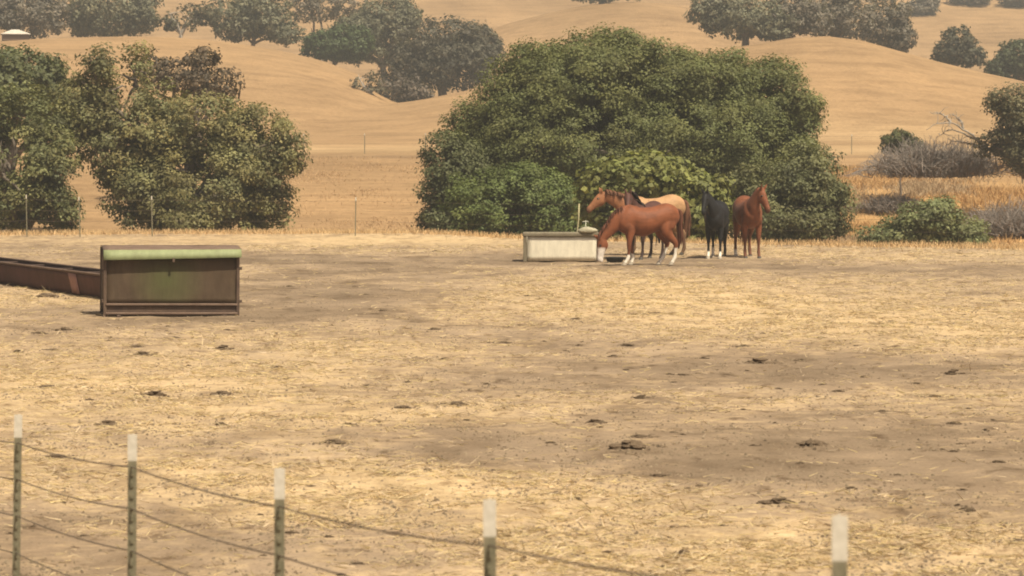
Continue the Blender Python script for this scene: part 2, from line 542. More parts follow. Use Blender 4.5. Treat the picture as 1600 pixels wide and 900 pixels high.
def make_tree(name, label, cat, lobes, base, col, size, cover, group=None, trunk_r=0.25, bark='bark', seed=1, limbs=True, shift=True, **kw):
    rng = np.random.default_rng(seed)
    base = np.array(base, float)
    root = thing(name, label, cat, base, 0, group)
    floor = base[2] + 0.03
    me = leaf_mesh('crown', lobes, size, cover, col, rng, floor=floor, **kw)
    o = add_obj('crown', me, M['leaf'], root); o.matrix_parent_inverse = Matrix.Translation(-Vector(base))
    cen = np.mean([l[0] for l in lobes], 0)
    top = np.array([base[0] * 0.6 + cen[0] * 0.4, base[1] * 0.6 + cen[1] * 0.4, base[2] + 0.45 * (cen[2] - base[2])])
    tr = [(np.vstack([base - [0, 0, 0.15], curved(base + [0, 0, 0.05], top, 0, 5, rng, 0.08)]), np.linspace(1.25, 0.75, 6) * trunk_r)]
    t = add_obj('trunk', tubes_mesh('trunk', tr, 8), M[bark], root); t.matrix_parent_inverse = Matrix.Translation(-Vector(base))
    if limbs:
        for c, r in lobes:
            for k in range(2):
                end = np.array(c) + rng.normal(size=3) * np.array(r) * 0.35
                p = curved(top - [0, 0, 0.1], end, 0.25, 6, rng, 0.09)
                tubes = [(p, np.linspace(0.6, 0.12, 6) * trunk_r)]
                for q in range(3):
                    i = int(rng.integers(2, 5))
                    e2 = p[i] + unit(rng.normal(size=3) + [0, 0, 0.4]) * np.array(r) * 0.75
                    tubes.append((curved(p[i], e2, 0.1, 5, rng, 0.1), np.linspace(0.3, 0.06, 5) * trunk_r))
                b = add_obj('branch', tubes_mesh('branch', tubes, 5), M[bark], root); b.matrix_parent_inverse = Matrix.Translation(-Vector(base))
    return root

def ground_at(px, d):
    x = (px - 800) / F * d
    return np.array([x, d, hgt(x, d)])

OAK = (0.152, 0.152, 0.066)
DARK = (0.105, 0.118, 0.052)
GREY = (0.160, 0.143, 0.108)  # some of the haze painted into the hill oaks by lightening their greys
GREYG = (0.150, 0.150, 0.094)

def build_trees():
    G = 'oaks along the far edge of the paddock'
    H = 'oaks scattered over the dry hills'
    T = make_tree
    # left clump
    T('oak_tree', 'tall loose-crowned oak standing behind the brown feed box', 'tree',
      px_lobes([(172, 112, 58, 52), (285, 195, 95, 62), (195, 215, 85, 75), (395, 225, 62, 58), (438, 232, 38, 46, -1), (330, 292, 110, 60, -1), (415, 315, 42, 45), (225, 305, 75, 55, -1), (150, 165, 62, 60), (300, 345, 130, 26, -1)], 104),
      ground_at(290, 104), OAK, 0.13, 1.1, G, 0.3, seed=11, hole=0.50, clump=0.42, vary=0.25, yellow=0.5)
    T('oak_tree', 'bushy oak growing behind the long rusty trough', 'tree',
      px_lobes([(10, 205, 95, 75), (70, 265, 48, 60, -1), (50, 322, 62, 48, -1), (-55, 260, 85, 105), (95, 345, 30, 25, -1)], 102),
      ground_at(20, 102), (0.134, 0.144, 0.060), 0.13, 1.15, G, 0.3, seed=12, hole=0.38, clump=0.42, vary=0.25, yellow=0.4)
    T('oak_tree', 'smooth dark rounded oak rising behind the bushy oak by the trough', 'tree', px_lobes([(20, 130, 85, 58), (-60, 125, 70, 60), (85, 165, 55, 35)], 122),
      ground_at(10, 122), DARK, 0.2, 1.3, G, 0.3, seed=13, hole=0.15, vary=0.12)
    T('oak_tree', 'sparse grey-brown oak showing above the tall loose-crowned oak', 'tree', px_lobes([(305, 112, 62, 40), (255, 108, 42, 34), (345, 135, 32, 22)], 135),
      ground_at(300, 135), (0.115, 0.090, 0.058), 0.2, 0.85, G, 0.25, 'bark', seed=14, hole=0.5)
    # the great dark clump behind the horses
    T('oak_tree', 'huge dome-shaped dark green oak behind the horses', 'tree',
      px_lobes([(935, 128, 150, 74), (838, 160, 92, 74), (1075, 145, 120, 66), (1185, 170, 88, 76), (905, 225, 170, 90, -1), (1110, 240, 165, 90, -1), (770, 245, 62, 84), (738, 215, 36, 50), (740, 300, 50, 70), (1010, 300, 230, 80, -1), (1245, 170, 34, 30), (1230, 235, 50, 70)], 107),
      ground_at(960, 107), (0.127, 0.141, 0.050), 0.115, 1.3, G, 0.5, seed=15, hole=0.10, clump=0.5, vary=0.13, limbs=True, yellow=0.3)
    T('oak_tree', 'narrow dark oak at the open end of the huge dome-shaped oak', 'tree', px_lobes([(702, 258, 40, 52), (690, 315, 30, 55), (735, 300, 40, 70), (682, 345, 26, 34), (715, 345, 36, 34)], 103.5),
      ground_at(705, 103.5), DARK, 0.12, 1.35, G, 0.2, seed=16, hole=0.0, clump=0.38)
    T('bush', 'bright green rounded bush below the dome-shaped oak, beyond the white water tank', 'bush', px_lobes([(785, 322, 92, 52), (862, 335, 70, 50), (730, 345, 48, 32), (835, 300, 60, 40)], 99.5),
      ground_at(800, 99.5), (0.118, 0.150, 0.046), 0.115, 1.4, None, 0.1, seed=17, hole=0.1, clump=0.36, vary=0.14)
    T('bush', 'olive-green spreading bush beyond the chestnut horse with turned head', 'bush', px_lobes([(1255, 285, 62, 60), (1228, 340, 80, 45), (1298, 325, 30, 45), (1170, 320, 40, 60)], 95.5),
      ground_at(1235, 95.5), (0.135, 0.142, 0.064), 0.115, 1.3, None, 0.12, seed=18, hole=0.2, clump=0.36, vary=0.2)
    T('leafy_shrub', 'large-leaved bright green shrub right behind the horses', 'shrub', px_lobes([(1005, 275, 78, 34), (942, 292, 38, 30), (1078, 298, 55, 33), (1055, 345, 80, 42), (975, 335, 60, 45), (1118, 325, 26, 50), (915, 320, 14, 26)], 90.5),
      ground_at(1030, 90.5), (0.165, 0.180, 0.055), 0.19, 1.05, None, 0.06, seed=19, hole=0.28, clump=0.3, aspect=0.75, vary=0.22, yellow=0.3)
    T('shrub', 'low green shrub on the bank among orange weeds', 'shrub', px_lobes([(1450, 345, 46, 38), (1408, 362, 36, 26), (1500, 362, 40, 26), (1365, 372, 28, 16), (1455, 325, 26, 18)], 93),
      ground_at(1450, 93), (0.175, 0.195, 0.085), 0.115, 1.2, None, 0.06, seed=20, hole=0.25, clump=0.3, limbs=True)
    T('oak_tree', 'ragged grey-green oak beside the fallen dead limb', 'tree', px_lobes([(1592, 160, 44, 40), (1608, 212, 58, 42), (1562, 228, 34, 22), (1650, 170, 60, 60), (1600, 245, 50, 22)], 128),
      ground_at(1615, 128), (0.130, 0.125, 0.066), 0.15, 1.1, G, 0.25, seed=21, hole=0.35, clump=0.4)
    T('shrub', 'small green shrub half buried in grey brush', 'shrub', px_lobes([(1400, 222, 26, 20), (1425, 228, 20, 14)], 136), ground_at(1405, 136), (0.085, 0.095, 0.036), 0.16, 1.2, None, 0.05, seed=22, hole=0.25)
    # hill trees
    def hill(label, lobes, d, col, base_px=None, cover=1.1, seed=0, name='oak_tree', hole=0.25, group=H, tr=0.25, bark='bark', size=0.34, cat='tree', **kw):
        b = ground_at(base_px if base_px is not None else lobes[0][0], d)
        T(name, label, cat, px_lobes(lobes, d, 1.0, 7.0), b, col, size, cover, group, tr, bark, seed, hole=hole, **kw)
    hill('grey oak beside the low pale-roofed shed', [(48, 22, 58, 34), (-20, 20, 55, 34)], 283, GREY, seed=31)
    hill('wide grey-green oak next to the pale-trunked tree on the hill crest', [(175, 15, 66, 42), (120, 30, 40, 26), (215, 28, 32, 28)], 287, GREYG, seed=32, tr=.35)
    hill('thin tree with a pale trunk and see-through crown on the hill crest', [(290, 28, 30, 22), (262, 38, 20, 12), (320, 22, 24, 18)], 280, (0.10, 0.095, 0.055), 280, 0.7, 33, hole=0.5, bark='pale_bark', tr=0.22)
    hill('grey-green oak between the pale-trunked tree and the green thicket', [(365, 28, 42, 36), (415, 22, 44, 40), (440, 52, 32, 18)], 284, GREYG, 390, seed=34)
    hill('half-bare grey oak with an open crown rising over the green thicket', [(490, 8, 42, 26), (540, 10, 40, 26)], 304, GREY, 492, 0.6, 35, hole=0.5, tr=0.35)
    hill('rounded green thicket on the shoulder of the hill', [(512, 72, 42, 26), (545, 66, 36, 28)], 286, (0.062, 0.088, 0.034), 520, seed=36, name='thicket', cat='bush', hole=0.1)
    hill('tall grey-green oak behind the rounded green thicket', [(600, 42, 52, 46), (560, 58, 40, 38), (630, 30, 30, 28)], 294, GREYG, 600, seed=37, tr=.4)
    hill('broad grey oak filling the hollow between two hills', [(700, 85, 82, 50), (650, 105, 52, 42), (745, 78, 42, 36)], 266, (0.088, 0.082, 0.056), 690, seed=38, tr=.45)
    hill('small half-bare oak standing in the hollow at the foot of the hill', [(568, 130, 26, 20), (560, 150, 24, 12), (590, 148, 18, 14)], 246, (0.11, 0.098, 0.058), 575, 0.7, 39, hole=0.5, size=0.28, bark='pale_bark', tr=0.18)
    hill('low grey brush beside the broad grey oak in the hollow', [(625, 138, 38, 22), (650, 146, 30, 14)], 252, (0.125, 0.105, 0.080), 625, 0.8, 40, name='brush', cat='bush', hole=0.3)
    hill('wide oak on the hilltop with its shadow on bare soil', [(1160, 25, 60, 34), (1110, 18, 36, 26), (1205, 38, 44, 24)], 257, GREYG, 1166, seed=41, tr=.35)
    hill('middle-sized oak on the hilltop between the wide oak and the dense grey oaks', [(1235, 22, 52, 34), (1268, 30, 34, 26)], 259, GREY, 1215, seed=42, tr=.35)
    hill('dense grey oak just behind the hill brow, beside the middle-sized hilltop oak', [(1320, 25, 46, 38), (1290, 35, 26, 24)], 264, GREY, 1320, seed=43, tr=.35, hole=0.12)
    hill('dense grey oak lower down the hill brow, last of the row', [(1385, 38, 40, 42), (1405, 58, 24, 26)], 266, GREY, 1385, seed=44, tr=.35, hole=0.12)
    hill('round grey-green oak standing alone on the open slope', [(1495, 70, 30, 28), (1515, 86, 24, 20), (1476, 84, 20, 18)], 262, (0.085, 0.084, 0.055), 1495, seed=45, hole=0.12)
    hill('dark green oak half hidden by the hill brow above the dead limb', [(1595, 88, 38, 28), (1565, 108, 30, 16), (1640, 85, 40, 30)], 262, (0.07, 0.086, 0.042), 1600, seed=46)
    for k, (px, py, w, lab) in enumerate([(1440, 22, 26, 'round oak highest up the far slope, nearest the row of grey oaks'), (1515, 6, 34, 'low dark oak halfway along the far slope skyline'), (1588, 9, 26, 'low dark oak at the steep end of the far slope')]):
        b = hit(px, py + 2)
        d = b[1]; kk = ppm(d)
        lob = [((b[0], d, b[2] + 12 / kk), (w / kk, w / kk, 13 / kk)), ((b[0] + 10 / kk, d, b[2] + 22 / kk), (w * .6 / kk, w * .6 / kk, 12 / kk))]
        T('oak_tree', lab, 'tree', lob, b, GREY, 0.5, 1.1, H, 0.4, seed=50 + k)
    b = hit(940, 6); d = b[1]
    lob = [((b[0] - 1.2, d, b[2] + 2.5), (4.0, 3.2, 2.3)), ((b[0] + 2.6, d, b[2] + 2.3), (3.4, 3, 2.0))]  # crown set low so its dark underside stands in for a cast shadow
    T('oak_tree', 'oak on the far hilltop whose low crown stands in for a dark strip of shade', 'tree', lob, b, GREYG, 0.5, 1.1, H, 0.35, seed=60)

build_trees()

# ---------------------------------------------------------------- dry stalks, straw, weeds
def blades(name, P, length, width, lean, col, rng, label, parent=None):
    """one thin bent blade at every point of P"""
    n = len(P)
    az = rng.uniform(0, 2 * math.pi, n)
    side = np.stack([np.cos(az), np.sin(az), np.zeros(n)], 1)
    az2 = rng.uniform(0, 2 * math.pi, n)
    tilt = np.stack([np.cos(az2), np.sin(az2), np.zeros(n)], 1) * lean[:, None] + np.array([0, 0, 1.0]) * np.sqrt(np.clip(1 - lean ** 2, 0, 1))[:, None]
    tip = P + tilt * length[:, None]
    w = (width / 2)[:, None]
    # keep the flat side across the blade
    sd = unit(np.cross(tilt, side))
    V = np.stack([P - sd * w, P + sd * w, tip + sd * w * 0.3, tip - sd * w * 0.3], 1).reshape(-1, 3)
    me = np_mesh(name, V, np.arange(n * 4).reshape(n, 4), np.repeat(col, 4, 0))
    o = add_obj(name, me, M['blade'], parent)
    return tag(o, label, kind='stuff')

def build_straw():
    rng = np.random.default_rng(5)
    n = 520000
    d = 16.5 + 70 * rng.random(n) ** 1.6
    x = (rng.random(n) * 2 - 1) * (d * 0.195 + 0.8)
    m = straw_mask(x, d)
    clus = fbm(x / 0.50, d / 0.45, 77, 3)
    k = rng.random(n) < np.clip((m + 0.04) * 0.95, 0.03, 1) * np.clip((clus - 0.36) * 3.4, 0.03, 1)
    x, d, m = x[k], d[k], m[k]
    z = height(x, d) + 0.004
    n = len(x)
    length = rng.uniform(0.025, 0.11, n) * (1 + d / 90); width = rng.uniform(0.003, 0.007, n) * (1 + d / 60)
    lean = np.where(rng.random(n) < 0.93, rng.uniform(0.972, 1.0, n), rng.uniform(0.6, 0.97, n))
    c = np.array([0.55, 0.425, 0.245]) * rng.uniform(0.65, 1.2, n)[:, None]
    c[:, 2] *= rng.uniform(0.8, 1.2, n)
    blades('straw_litter', np.stack([x, d, z], 1), length, width, lean, c, rng, 'loose pale straw trodden over the paddock')
    # stubble along the far lip and dry grass on the bank
    n = 26000
    x = rng.uniform(-24, 22, n); d = edge_d(x) + rng.normal(0, 1.0, n) - 0.2
    z = height(x, d)
    c = np.array([0.56, 0.38, 0.19]) * rng.uniform(0.7, 1.25, n)[:, None]
    blades('dry_grass', np.stack([x, d, z], 1), rng.uniform(0.05, 0.22, n), rng.uniform(0.01, 0.025, n), rng.uniform(0.1, 0.8, n), c, rng, 'short dry grass along the far lip of the paddock')
    n = 150000
    d = rng.uniform(92, 156, n); x = rng.uniform(9, 26, n) * d / 118
    k = rng.random(n) < np.clip((fbm(x / 2.2, d / 3.5, 88) - 0.33) * 3.2, 0.04, 1) * sstep((x - 8.8 * d / 100) / 3)
    x, d = x[k], d[k]; n = len(x); z = height(x, d)
    c = np.array([0.46, 0.280, 0.118]) * rng.uniform(0.7, 1.2, n)[:, None]
    pk = fbm(x / 3.0, d / 5.0, 90) > 0.56
    c[pk] = np.array([0.38, 0.27, 0.155]) * rng.uniform(0.7, 1.2, pk.sum())[:, None]
    blades('orange_weeds', np.stack([x, d, z], 1), rng.uniform(0.10, 0.42, n), rng.uniform(0.02, 0.05, n), rng.uniform(0.2, 0.9, n), c, rng, 'orange dry weeds on the bank below the dead limb')
    n = 30000
    d = rng.uniform(104, 164, n); x = rng.uniform(-12.5, -2, n) * d / 120
    k = rng.random(n) < np.clip((fbm(x / 2.5, d / 4, 98) - 0.4) * 3, 0.03, 1)
    x, d = x[k], d[k]; n = len(x); z = height(x, d)
    c = np.array([0.46, 0.30, 0.155]) * rng.uniform(0.65, 1.2, n)[:, None]
    blades('bank_grass', np.stack([x, d, z], 1), rng.uniform(0.05, 0.16, n), rng.uniform(0.02, 0.04, n), rng.uniform(0.3, 0.95, n), c, rng, 'thin dry grass on the open bank beyond the paddock')

build_straw()

def crumbs(name, P, size, col, rng, label):
    """one squat four-sided lump at every point of P"""
    n = len(P)
    az = rng.uniform(0, 2 * math.pi, n)
    k = np.arange(3) * 2 * math.pi / 3
    ring = P[:, None, :] + np.stack([np.cos(az[:, None] + k), np.sin(az[:, None] + k), np.full((n, 3), -0.25)], -1) * (size[:, None] * rng.uniform(0.7, 1.3, (n, 3)))[..., None]
    top = P + np.stack([rng.normal(0, .25, n), rng.normal(0, .25, n), rng.uniform(0.35, 0.8, n)], 1) * size[:, None]
    V = np.concatenate([ring, top[:, None, :]], 1).reshape(-1, 3)
    b = np.arange(n)[:, None] * 4
    Fc = np.concatenate([b + [0, 1, 3], b + [1, 2, 3], b + [2, 0, 3]], 0)
    o = add_obj(name, np_mesh(name, V, Fc, np.repeat(col, 4, 0)), M['blade'])
    return tag(o, label, kind='stuff')

def build_crumbs():
    rng = np.random.default_rng(15)
    n = 170000
    d = 16.5 + 66 * rng.random(n) ** 1.7
    x = (rng.random(n) * 2 - 1) * (d * 0.195 + 0.8)
    k = rng.random(n) < np.clip((fbm(x / 0.8, d / 0.9, 131, 4) - 0.40) * 4, 0.05, 1)
    x, d = x[k], d[k]; n = len(x)
    size = 0.007 + 0.022 * rng.random(n) ** 3
    c = np.array([0.25, 0.186, 0.118]) * rng.uniform(0.5, 1.1, n)[:, None]
    dark = rng.random(n) < 0.22
    c[dark] = np.array([0.13, 0.09, 0.055]) * rng.uniform(0.7, 1.2, dark.sum())[:, None]
    crumbs('soil_crumbs', np.stack([x, d, height(x, d)], 1), size, c, rng, 'crumbled soil and trodden bits over the paddock')
build_crumbs()

# ---------------------------------------------------------------- dung piles
def dung_mesh(name, seed, flatness=0.5):
    rng = np.random.default_rng(seed)
    bm = bmesh.new()
    for k in range(rng.integers(14, 24)):
        r = rng.uniform(0.07, 0.19)
        rad_, an_ = rng.random() ** .7, rng.uniform(0, 6.28)
        mt = Matrix.Translation((.42 * rad_ * math.cos(an_), .3 * rad_ * math.sin(an_), r * 0.3 + (1 - rad_) * rng.uniform(.05, .32))) @ Matrix.Diagonal((1.15, 1, flatness, 1))
        bmesh.ops.create_icosphere(bm, subdivisions=2, radius=r, matrix=mt)
    for v in bm.verts:
        q = 0.06 * (vnoise(np.array([v.co.x * 14]), np.array([v.co.y * 9 + v.co.z * 7]), seed)[0] - 0.5) * 2
        v.co += v.co.normalized() * q
        v.co.z = max(v.co.z, -0.04)
    me = bpy.data.meshes.new(name)
    bm.to_mesh(me); bm.free()
    for p in me.polygons: p.use_smooth = True
    me.materials.append(M['dung'])
    return me

def build_dung():
    rng = np.random.default_rng(3)
    big = [(75, 604, 35), (165, 662, 46), (240, 616, 44), (345, 616, 42), (345, 664, 22), (717, 630, 46), (630, 635, 30), (1005, 620, 32), (932, 657, 36), (983, 699, 74),
           (1000, 680, 32), (1265, 698, 62), (1030, 740, 32), (627, 740, 24), (1215, 788, 56), (1065, 865, 32), (1512, 797, 32), (1590, 842, 32), (868, 767, 28), (1493, 584, 36), (1190, 566, 58), (455, 830, 30), (520, 693, 50), (85, 715, 44)]
    small = [(770, 733, 16), (1052, 672, 18), (1415, 855, 24), (1065, 585, 20), (1160, 541, 24), (1025, 490, 22), (825, 461, 14), (693, 561, 14), (820, 838, 14), (213, 541, 24), (352, 545, 34), (225, 553, 34), (575, 600, 15), (680, 513, 24),
             (60, 520, 28), (80, 546, 26), (30, 548, 22), (170, 533, 14), (100, 515, 34), (275, 527, 16), (355, 515, 14), (430, 573, 18), (404, 585, 14), (130, 590, 20), (140, 624, 18), (510, 557, 16), (790, 536, 28), (980, 540, 24), (905, 540, 14),
             (960, 555, 22), (1285, 600, 16), (1310, 612, 22), (1430, 600, 18), (1460, 620, 24), (1350, 590, 14), (1490, 660, 24), (1420, 700, 12), (1500, 690, 18), (1340, 540, 14), (900, 498, 16), (450, 447, 22), (600, 485, 24), (570, 460, 14), (680, 391, 12), (640, 384, 12), (490, 389, 14), (75, 463, 44), (545, 665, 24), (130, 835, 26), (440, 800, 14), (720, 870, 20), (560, 880, 24), (1250, 560, 20), (1100, 560, 16), (1380, 640, 20), (760, 600, 14), (730, 655, 18), (860, 690, 20), (1160, 640, 18), (1130, 820, 18), (950, 860, 20), (1330, 760, 22), (1450, 750, 18), (1560, 720, 24)]
    meshes = [dung_mesh('dung_pile', 100 + k, 0.40 + 0.05 * k) for k in range(6)]
    def put(px, py, w, label, group, name, k):
        p = flat(px, py + 1)
        s = w / ppm(p[1])
        o = bpy.data.objects.new(name, meshes[k % 6]); COL.objects.link(o)
        s = s * 0.95
        o.location = (p[0], p[1], hgt(p[0], p[1]) - 0.01 * s)
        o.scale = (s, s * rng.uniform(0.8, 1.3), min(s, 0.42) * rng.uniform(0.35, 0.62))
        o.rotation_euler = (0, 0, rng.choice([0, math.pi]) + rng.uniform(-.5, .5))
        tag(o, label, 'dung pile', group)
    own = {(983, 699): 'longest low dung pile, with a smaller pile just behind it', (1265, 698): 'tall rounded dung pile alone on the bare dusty ground', (1190, 566): 'wide crumbled dung pile on the darkest bare soil',
           (1590, 842): 'dung pile nearest the last white-tipped post of the near fence'}
    for i, (a, b, c) in enumerate(big):
        if (a, b) in own:
            put(a, b, c, own[(a, b)], None, 'dung_pile', i); continue
        put(a, b, c, 'broad dark pile of dried dung lying on the straw-strewn paddock', 'broad dung piles', 'dung_pile', i)
    for i, (a, b, c) in enumerate(small):
        if (a, b) == (75, 463):
            put(a, b, c, 'dung clods heaped at the foot of the long rusty trough', None, 'dung_pile', i); continue
        put(a, b, c, 'small dark clod of dried dung scattered over the paddock', 'small dung clods', 'dung_clod', i + 3)
    for i in range(125):
        px, py = rng.uniform(5, 1595), 480 + 420 * rng.random() ** 1.2
        if px < 380 and py < 505: continue
        put(px, py, rng.uniform(7, 11 + 14 * ((py - 480) / 420)), 'small dark clod of dried dung scattered over the paddock', 'small dung clods', 'dung_clod', i)

    rng2 = np.random.default_rng(16)
    P, S = [], []
    for px, py, w in big + small:
        p = flat(px, py + 1); s = w / ppm(p[1])
        m_ = 70
        r_ = np.abs(rng2.normal(0, 1, m_)) * s * .62; a_ = rng2.uniform(0, 6.28, m_)
        P.append(np.stack([p[0] + r_ * np.cos(a_), p[1] + r_ * np.sin(a_)], 1)); S.append(rng2.uniform(.010, .045, m_) * min(1, s * 2.5))
    P = np.concatenate(P); S = np.concatenate(S)
    c = np.array([0.125, 0.088, 0.055]) * rng2.uniform(0.6, 1.5, len(P))[:, None]
    crumbs('dung_crumbs', np.stack([P[:, 0], P[:, 1], height(P[:, 0], P[:, 1])], 1), S, c, rng2, 'crumbled dung trodden out around the piles')

build_dung()

# ---------------------------------------------------------------- fences
M['post_green'] = mat_noise('weathered_green_steel', (0.155, 0.145, 0.090), (0.25, 0.22, 0.145), 30, 0.7, 0.3, 0.003, 0.3, 0.3)
M['post_white'] = mat_noise('white_post_paint', (0.50, 0.45, 0.36), (0.64, 0.59, 0.49), 40, 0.6, 0.1, 0.002, 0.3)
M['wire'] = mat_noise('rusty_wire', (0.10, 0.075, 0.055), (0.20, 0.16, 0.12), 20, 0.7, 0.1, 0.001, 0.3, 0.4)

def t_section(w=0.036):
    t = 0.0055
    return [(-w / 2, -t), (w / 2, -t), (w / 2, 0), (t / 2, 0), (t / 2, w * 0.9), (-t / 2, w * 0.9), (-t / 2, 0), (-w / 2, 0)]

def t_post_mesh(name, z0, z1, mat, w=0.036, studs=False):
    bm = bmesh.new()
    sec = t_section(w)
    lo = [bm.verts.new((x, y, z0)) for x, y in sec]; hi = [bm.verts.new((x, y, z1)) for x, y in sec]
    n = len(sec)
    for i in range(n):
        bm.faces.new((lo[i], lo[(i + 1) % n], hi[(i + 1) % n], hi[i]))
    bm.faces.new(hi); bm.faces.new(lo[::-1])
    if studs:
        z = z0 + 0.05
        while z < z1 - 0.02:
            bmesh.ops.create_cube(bm, size=1, matrix=Matrix.Translation((0, -0.009, z)) @ Matrix.Diagonal((0.014, 0.008, 0.022, 1)))
            z += 0.054
    me = bpy.data.meshes.new(name)
    bm.normal_update(); bm.to_mesh(me); bm.free()
    me.materials.append(mat)
    return me

def wire_points(stations, n=7, sag=0.02):
    pts = []
    for a, b in zip(stations[:-1], stations[1:]):
        a, b = np.array(a), np.array(b)
        for t in np.linspace(0, 1, n, endpoint=False):
            p = a + (b - a) * t; p[2] -= sag * 4 * t * (1 - t)
            pts.append(p)
    pts.append(np.array(stations[-1], float))
    return pts

def make_fence(name, label, posts, wires, tip=0.12, wire_r=0.0022, width=0.036, studs=False, barbs=False, rest=None):
    """posts: list of (x, y, z_ground, height, lean_x, lean_y)"""
    x0, y0, z0 = posts[0][:3]
    root = thing(name, label, 'fence', (x0, y0, z0))
    for (x, y, z, h, lx, ly) in posts:
        p = add_obj('post', t_post_mesh('post', -0.3, h - tip, M['post_green'], width, studs), None, root)
        p.location = (x - x0, y - y0, z - z0); p.rotation_euler = (lx, ly, rest or 0)
        c = add_obj('post_tip', t_post_mesh('post_tip', h - tip, h, M['post_white'], width * 1.04), None, p)
    for frac in wires:
        st = []
        for q_, (x, y, z, h, lx, ly) in enumerate(posts):
            hz = h * frac - (0.07 if studs and q_ == len(posts) - 1 else 0)
            st.append((x - x0 + math.sin(ly) * hz, y - y0 - 0.015 - math.sin(lx) * hz, z - z0 + hz))
        first, second = np.array(st[0]), np.array(st[1])
        st = [first + (first - second) * 1.0] + st
        last, prev = np.array(st[-1]), np.array(st[-2])
        st = st + [last + (last - prev) * 1.2]
        pts = wire_points([tuple(s) for s in st])
        add_obj('wire', tubes_mesh('wire', [(pts, [wire_r] * len(pts))], 4), M['wire'], root)
    return root

def build_fences():
    # the roadside fence: steel posts with white tips, the row coming closer towards the far end
    near = [(29, 648, 15.8, 0.004, 0.022), (207, 679, 13.7, 0.0, 0.010), (437, 732, 11.7, 0, 0.006), (765, 781, 9.7, 0.0, -0.004), (1312, 806, 7.9, 0.0, 0.0)]
    posts = []
    for px, py, d, lx, ly in near:
        t = at(px, py, d)
        hh = 1.34
        posts.append((t[0] - math.sin(ly) * hh, d, t[2] - hh, hh, lx, ly))
    make_fence('wire_fence', 'near wire fence of white-tipped steel posts by the road', posts, [0.885, 0.735, 0.585, 0.43, 0.27], 0.125, 0.0036, 0.042, True)
    # far fence along the lip of the paddock
    far = []
    rng = np.random.default_rng(8)
    for px, py in [(-60, 386), (42, 386), (125, 388), (238, 384), (555, 384), (985, 391), (1640, 404)]:
        x = (px - 800) / F * 92
        d = edge_d(x) - 3.2
        x = (px - 800) / F * d
        far.append((float(x), float(d), hgt(x, d) - 0.02, 1.33 + rng.uniform(-.05, .1), rng.uniform(-.03, .03), rng.uniform(-.03, .03)))
    make_fence('wire_fence', 'thin wire fence along the far lip of the paddock', far, [0.9, 0.65, 0.4], 0.12, 0.003, 0.036)
    ter = []
    for px in range(380, 1640, 95):
        x = (px - 800) / F * 168
        ter.append((x, 168.0, hgt(x, 168.0), 1.15, 0, 0))
    make_fence('wire_fence', 'distant thin fence along the pale terrace below the hills', ter, [0.9, 0.5], 0.1, 0.0035, 0.05)

build_fences()

# ---------------------------------------------------------------- feed box, trough, tank, tub
def mat_rust_paint(name, paint, rust, rough=0.7, amount=0.5, scale=2.2, green=None):
    m, N, L = new_mat(name)
    co = objco(N)
    f = noise_node(N, L, co, scale, 6, 0.7)
    g = noise_node(N, L, co, scale * 5, 5, 0.7, (1, 1, 0.35))
    col = mix(N, L, ramp(N, L, f, [(amount - 0.12, (0, 0, 0)), (amount + 0.12, (1, 1, 1))]), rust, paint)
    col = mix(N, L, 0.55, col, ramp(N, L, g, [(0.3, (0.62, 0.6, 0.58)), (0.7, (1.15, 1.15, 1.15))]), 'MULTIPLY')
    finish(N, L, col, rough, g, 0.25, 0.006, 0.3)
    return m

M['box_brown'] = mat_rust_paint('rusty_brown_sheet', (0.105, 0.062, 0.036), (0.085, 0.078, 0.030), 0.75, 0.36, 1.0)
M['box_dark'] = mat_rust_paint('dark_rust_steel', (0.085, 0.055, 0.040), (0.13, 0.085, 0.055), 0.75, 0.5, 3)
M['box_rail'] = mat_rust_paint('worn_rail_steel', (0.20, 0.135, 0.095), (0.15, 0.095, 0.065), 0.7, 0.5, 3)
M['lid_green'] = mat_rust_paint('faded_green_paint', (0.25, 0.275, 0.135), (0.19, 0.195, 0.095), 0.65, 0.38, 2.0)
M['trough'] = mat_rust_paint('purple_brown_rust', (0.135, 0.064, 0.050), (0.10, 0.050, 0.036), 0.8, 0.5, 1.2)
M['trough_in'] = mat_rust_paint('dark_trough_inside', (0.06, 0.036, 0.028), (0.09, 0.055, 0.04), 0.85, 0.5, 2)
M['trough_pink'] = mat_rust_paint('pink_primer_patch', (0.42, 0.24, 0.20), (0.34, 0.19, 0.155), 0.8, 0.45, 3)
M['tank_white'] = mat_rust_paint('chalky_white_tank', (0.74, 0.68, 0.53), (0.66, 0.59, 0.45), 0.7, 0.34, 1.5)
M['tank_frame'] = mat_rust_paint('grey_tank_frame', (0.20, 0.17, 0.11), (0.15, 0.115, 0.075), 0.7, 0.45, 3)
M['rubber'] = mat_noise('black_rubber', (0.010, 0.010, 0.010), (0.022, 0.020, 0.018), 12, 0.7, 0.2, 0.005, 0.3)
M['stone'] = mat_noise('pale_stone', (0.28, 0.25, 0.17), (0.42, 0.38, 0.27), 9, 0.9, 0.7, 0.03, 0.15)
M['water'] = mat_noise('still_water', (0.02, 0.022, 0.018), (0.03, 0.032, 0.026), 3, 0.08, 0.02, 0.002, 0.5)
M['stake'] = mat_noise('pale_wood', (0.38, 0.33, 0.18), (0.50, 0.44, 0.26), 14, 0.9, 0.4, 0.01, 0.1, 0, (1, 1, 0.2))
M['galv'] = mat_noise('galvanised_pipe', (0.30, 0.29, 0.22), (0.40, 0.38, 0.30), 20, 0.5, 0.1, 0.002, 0.4, 0.5)

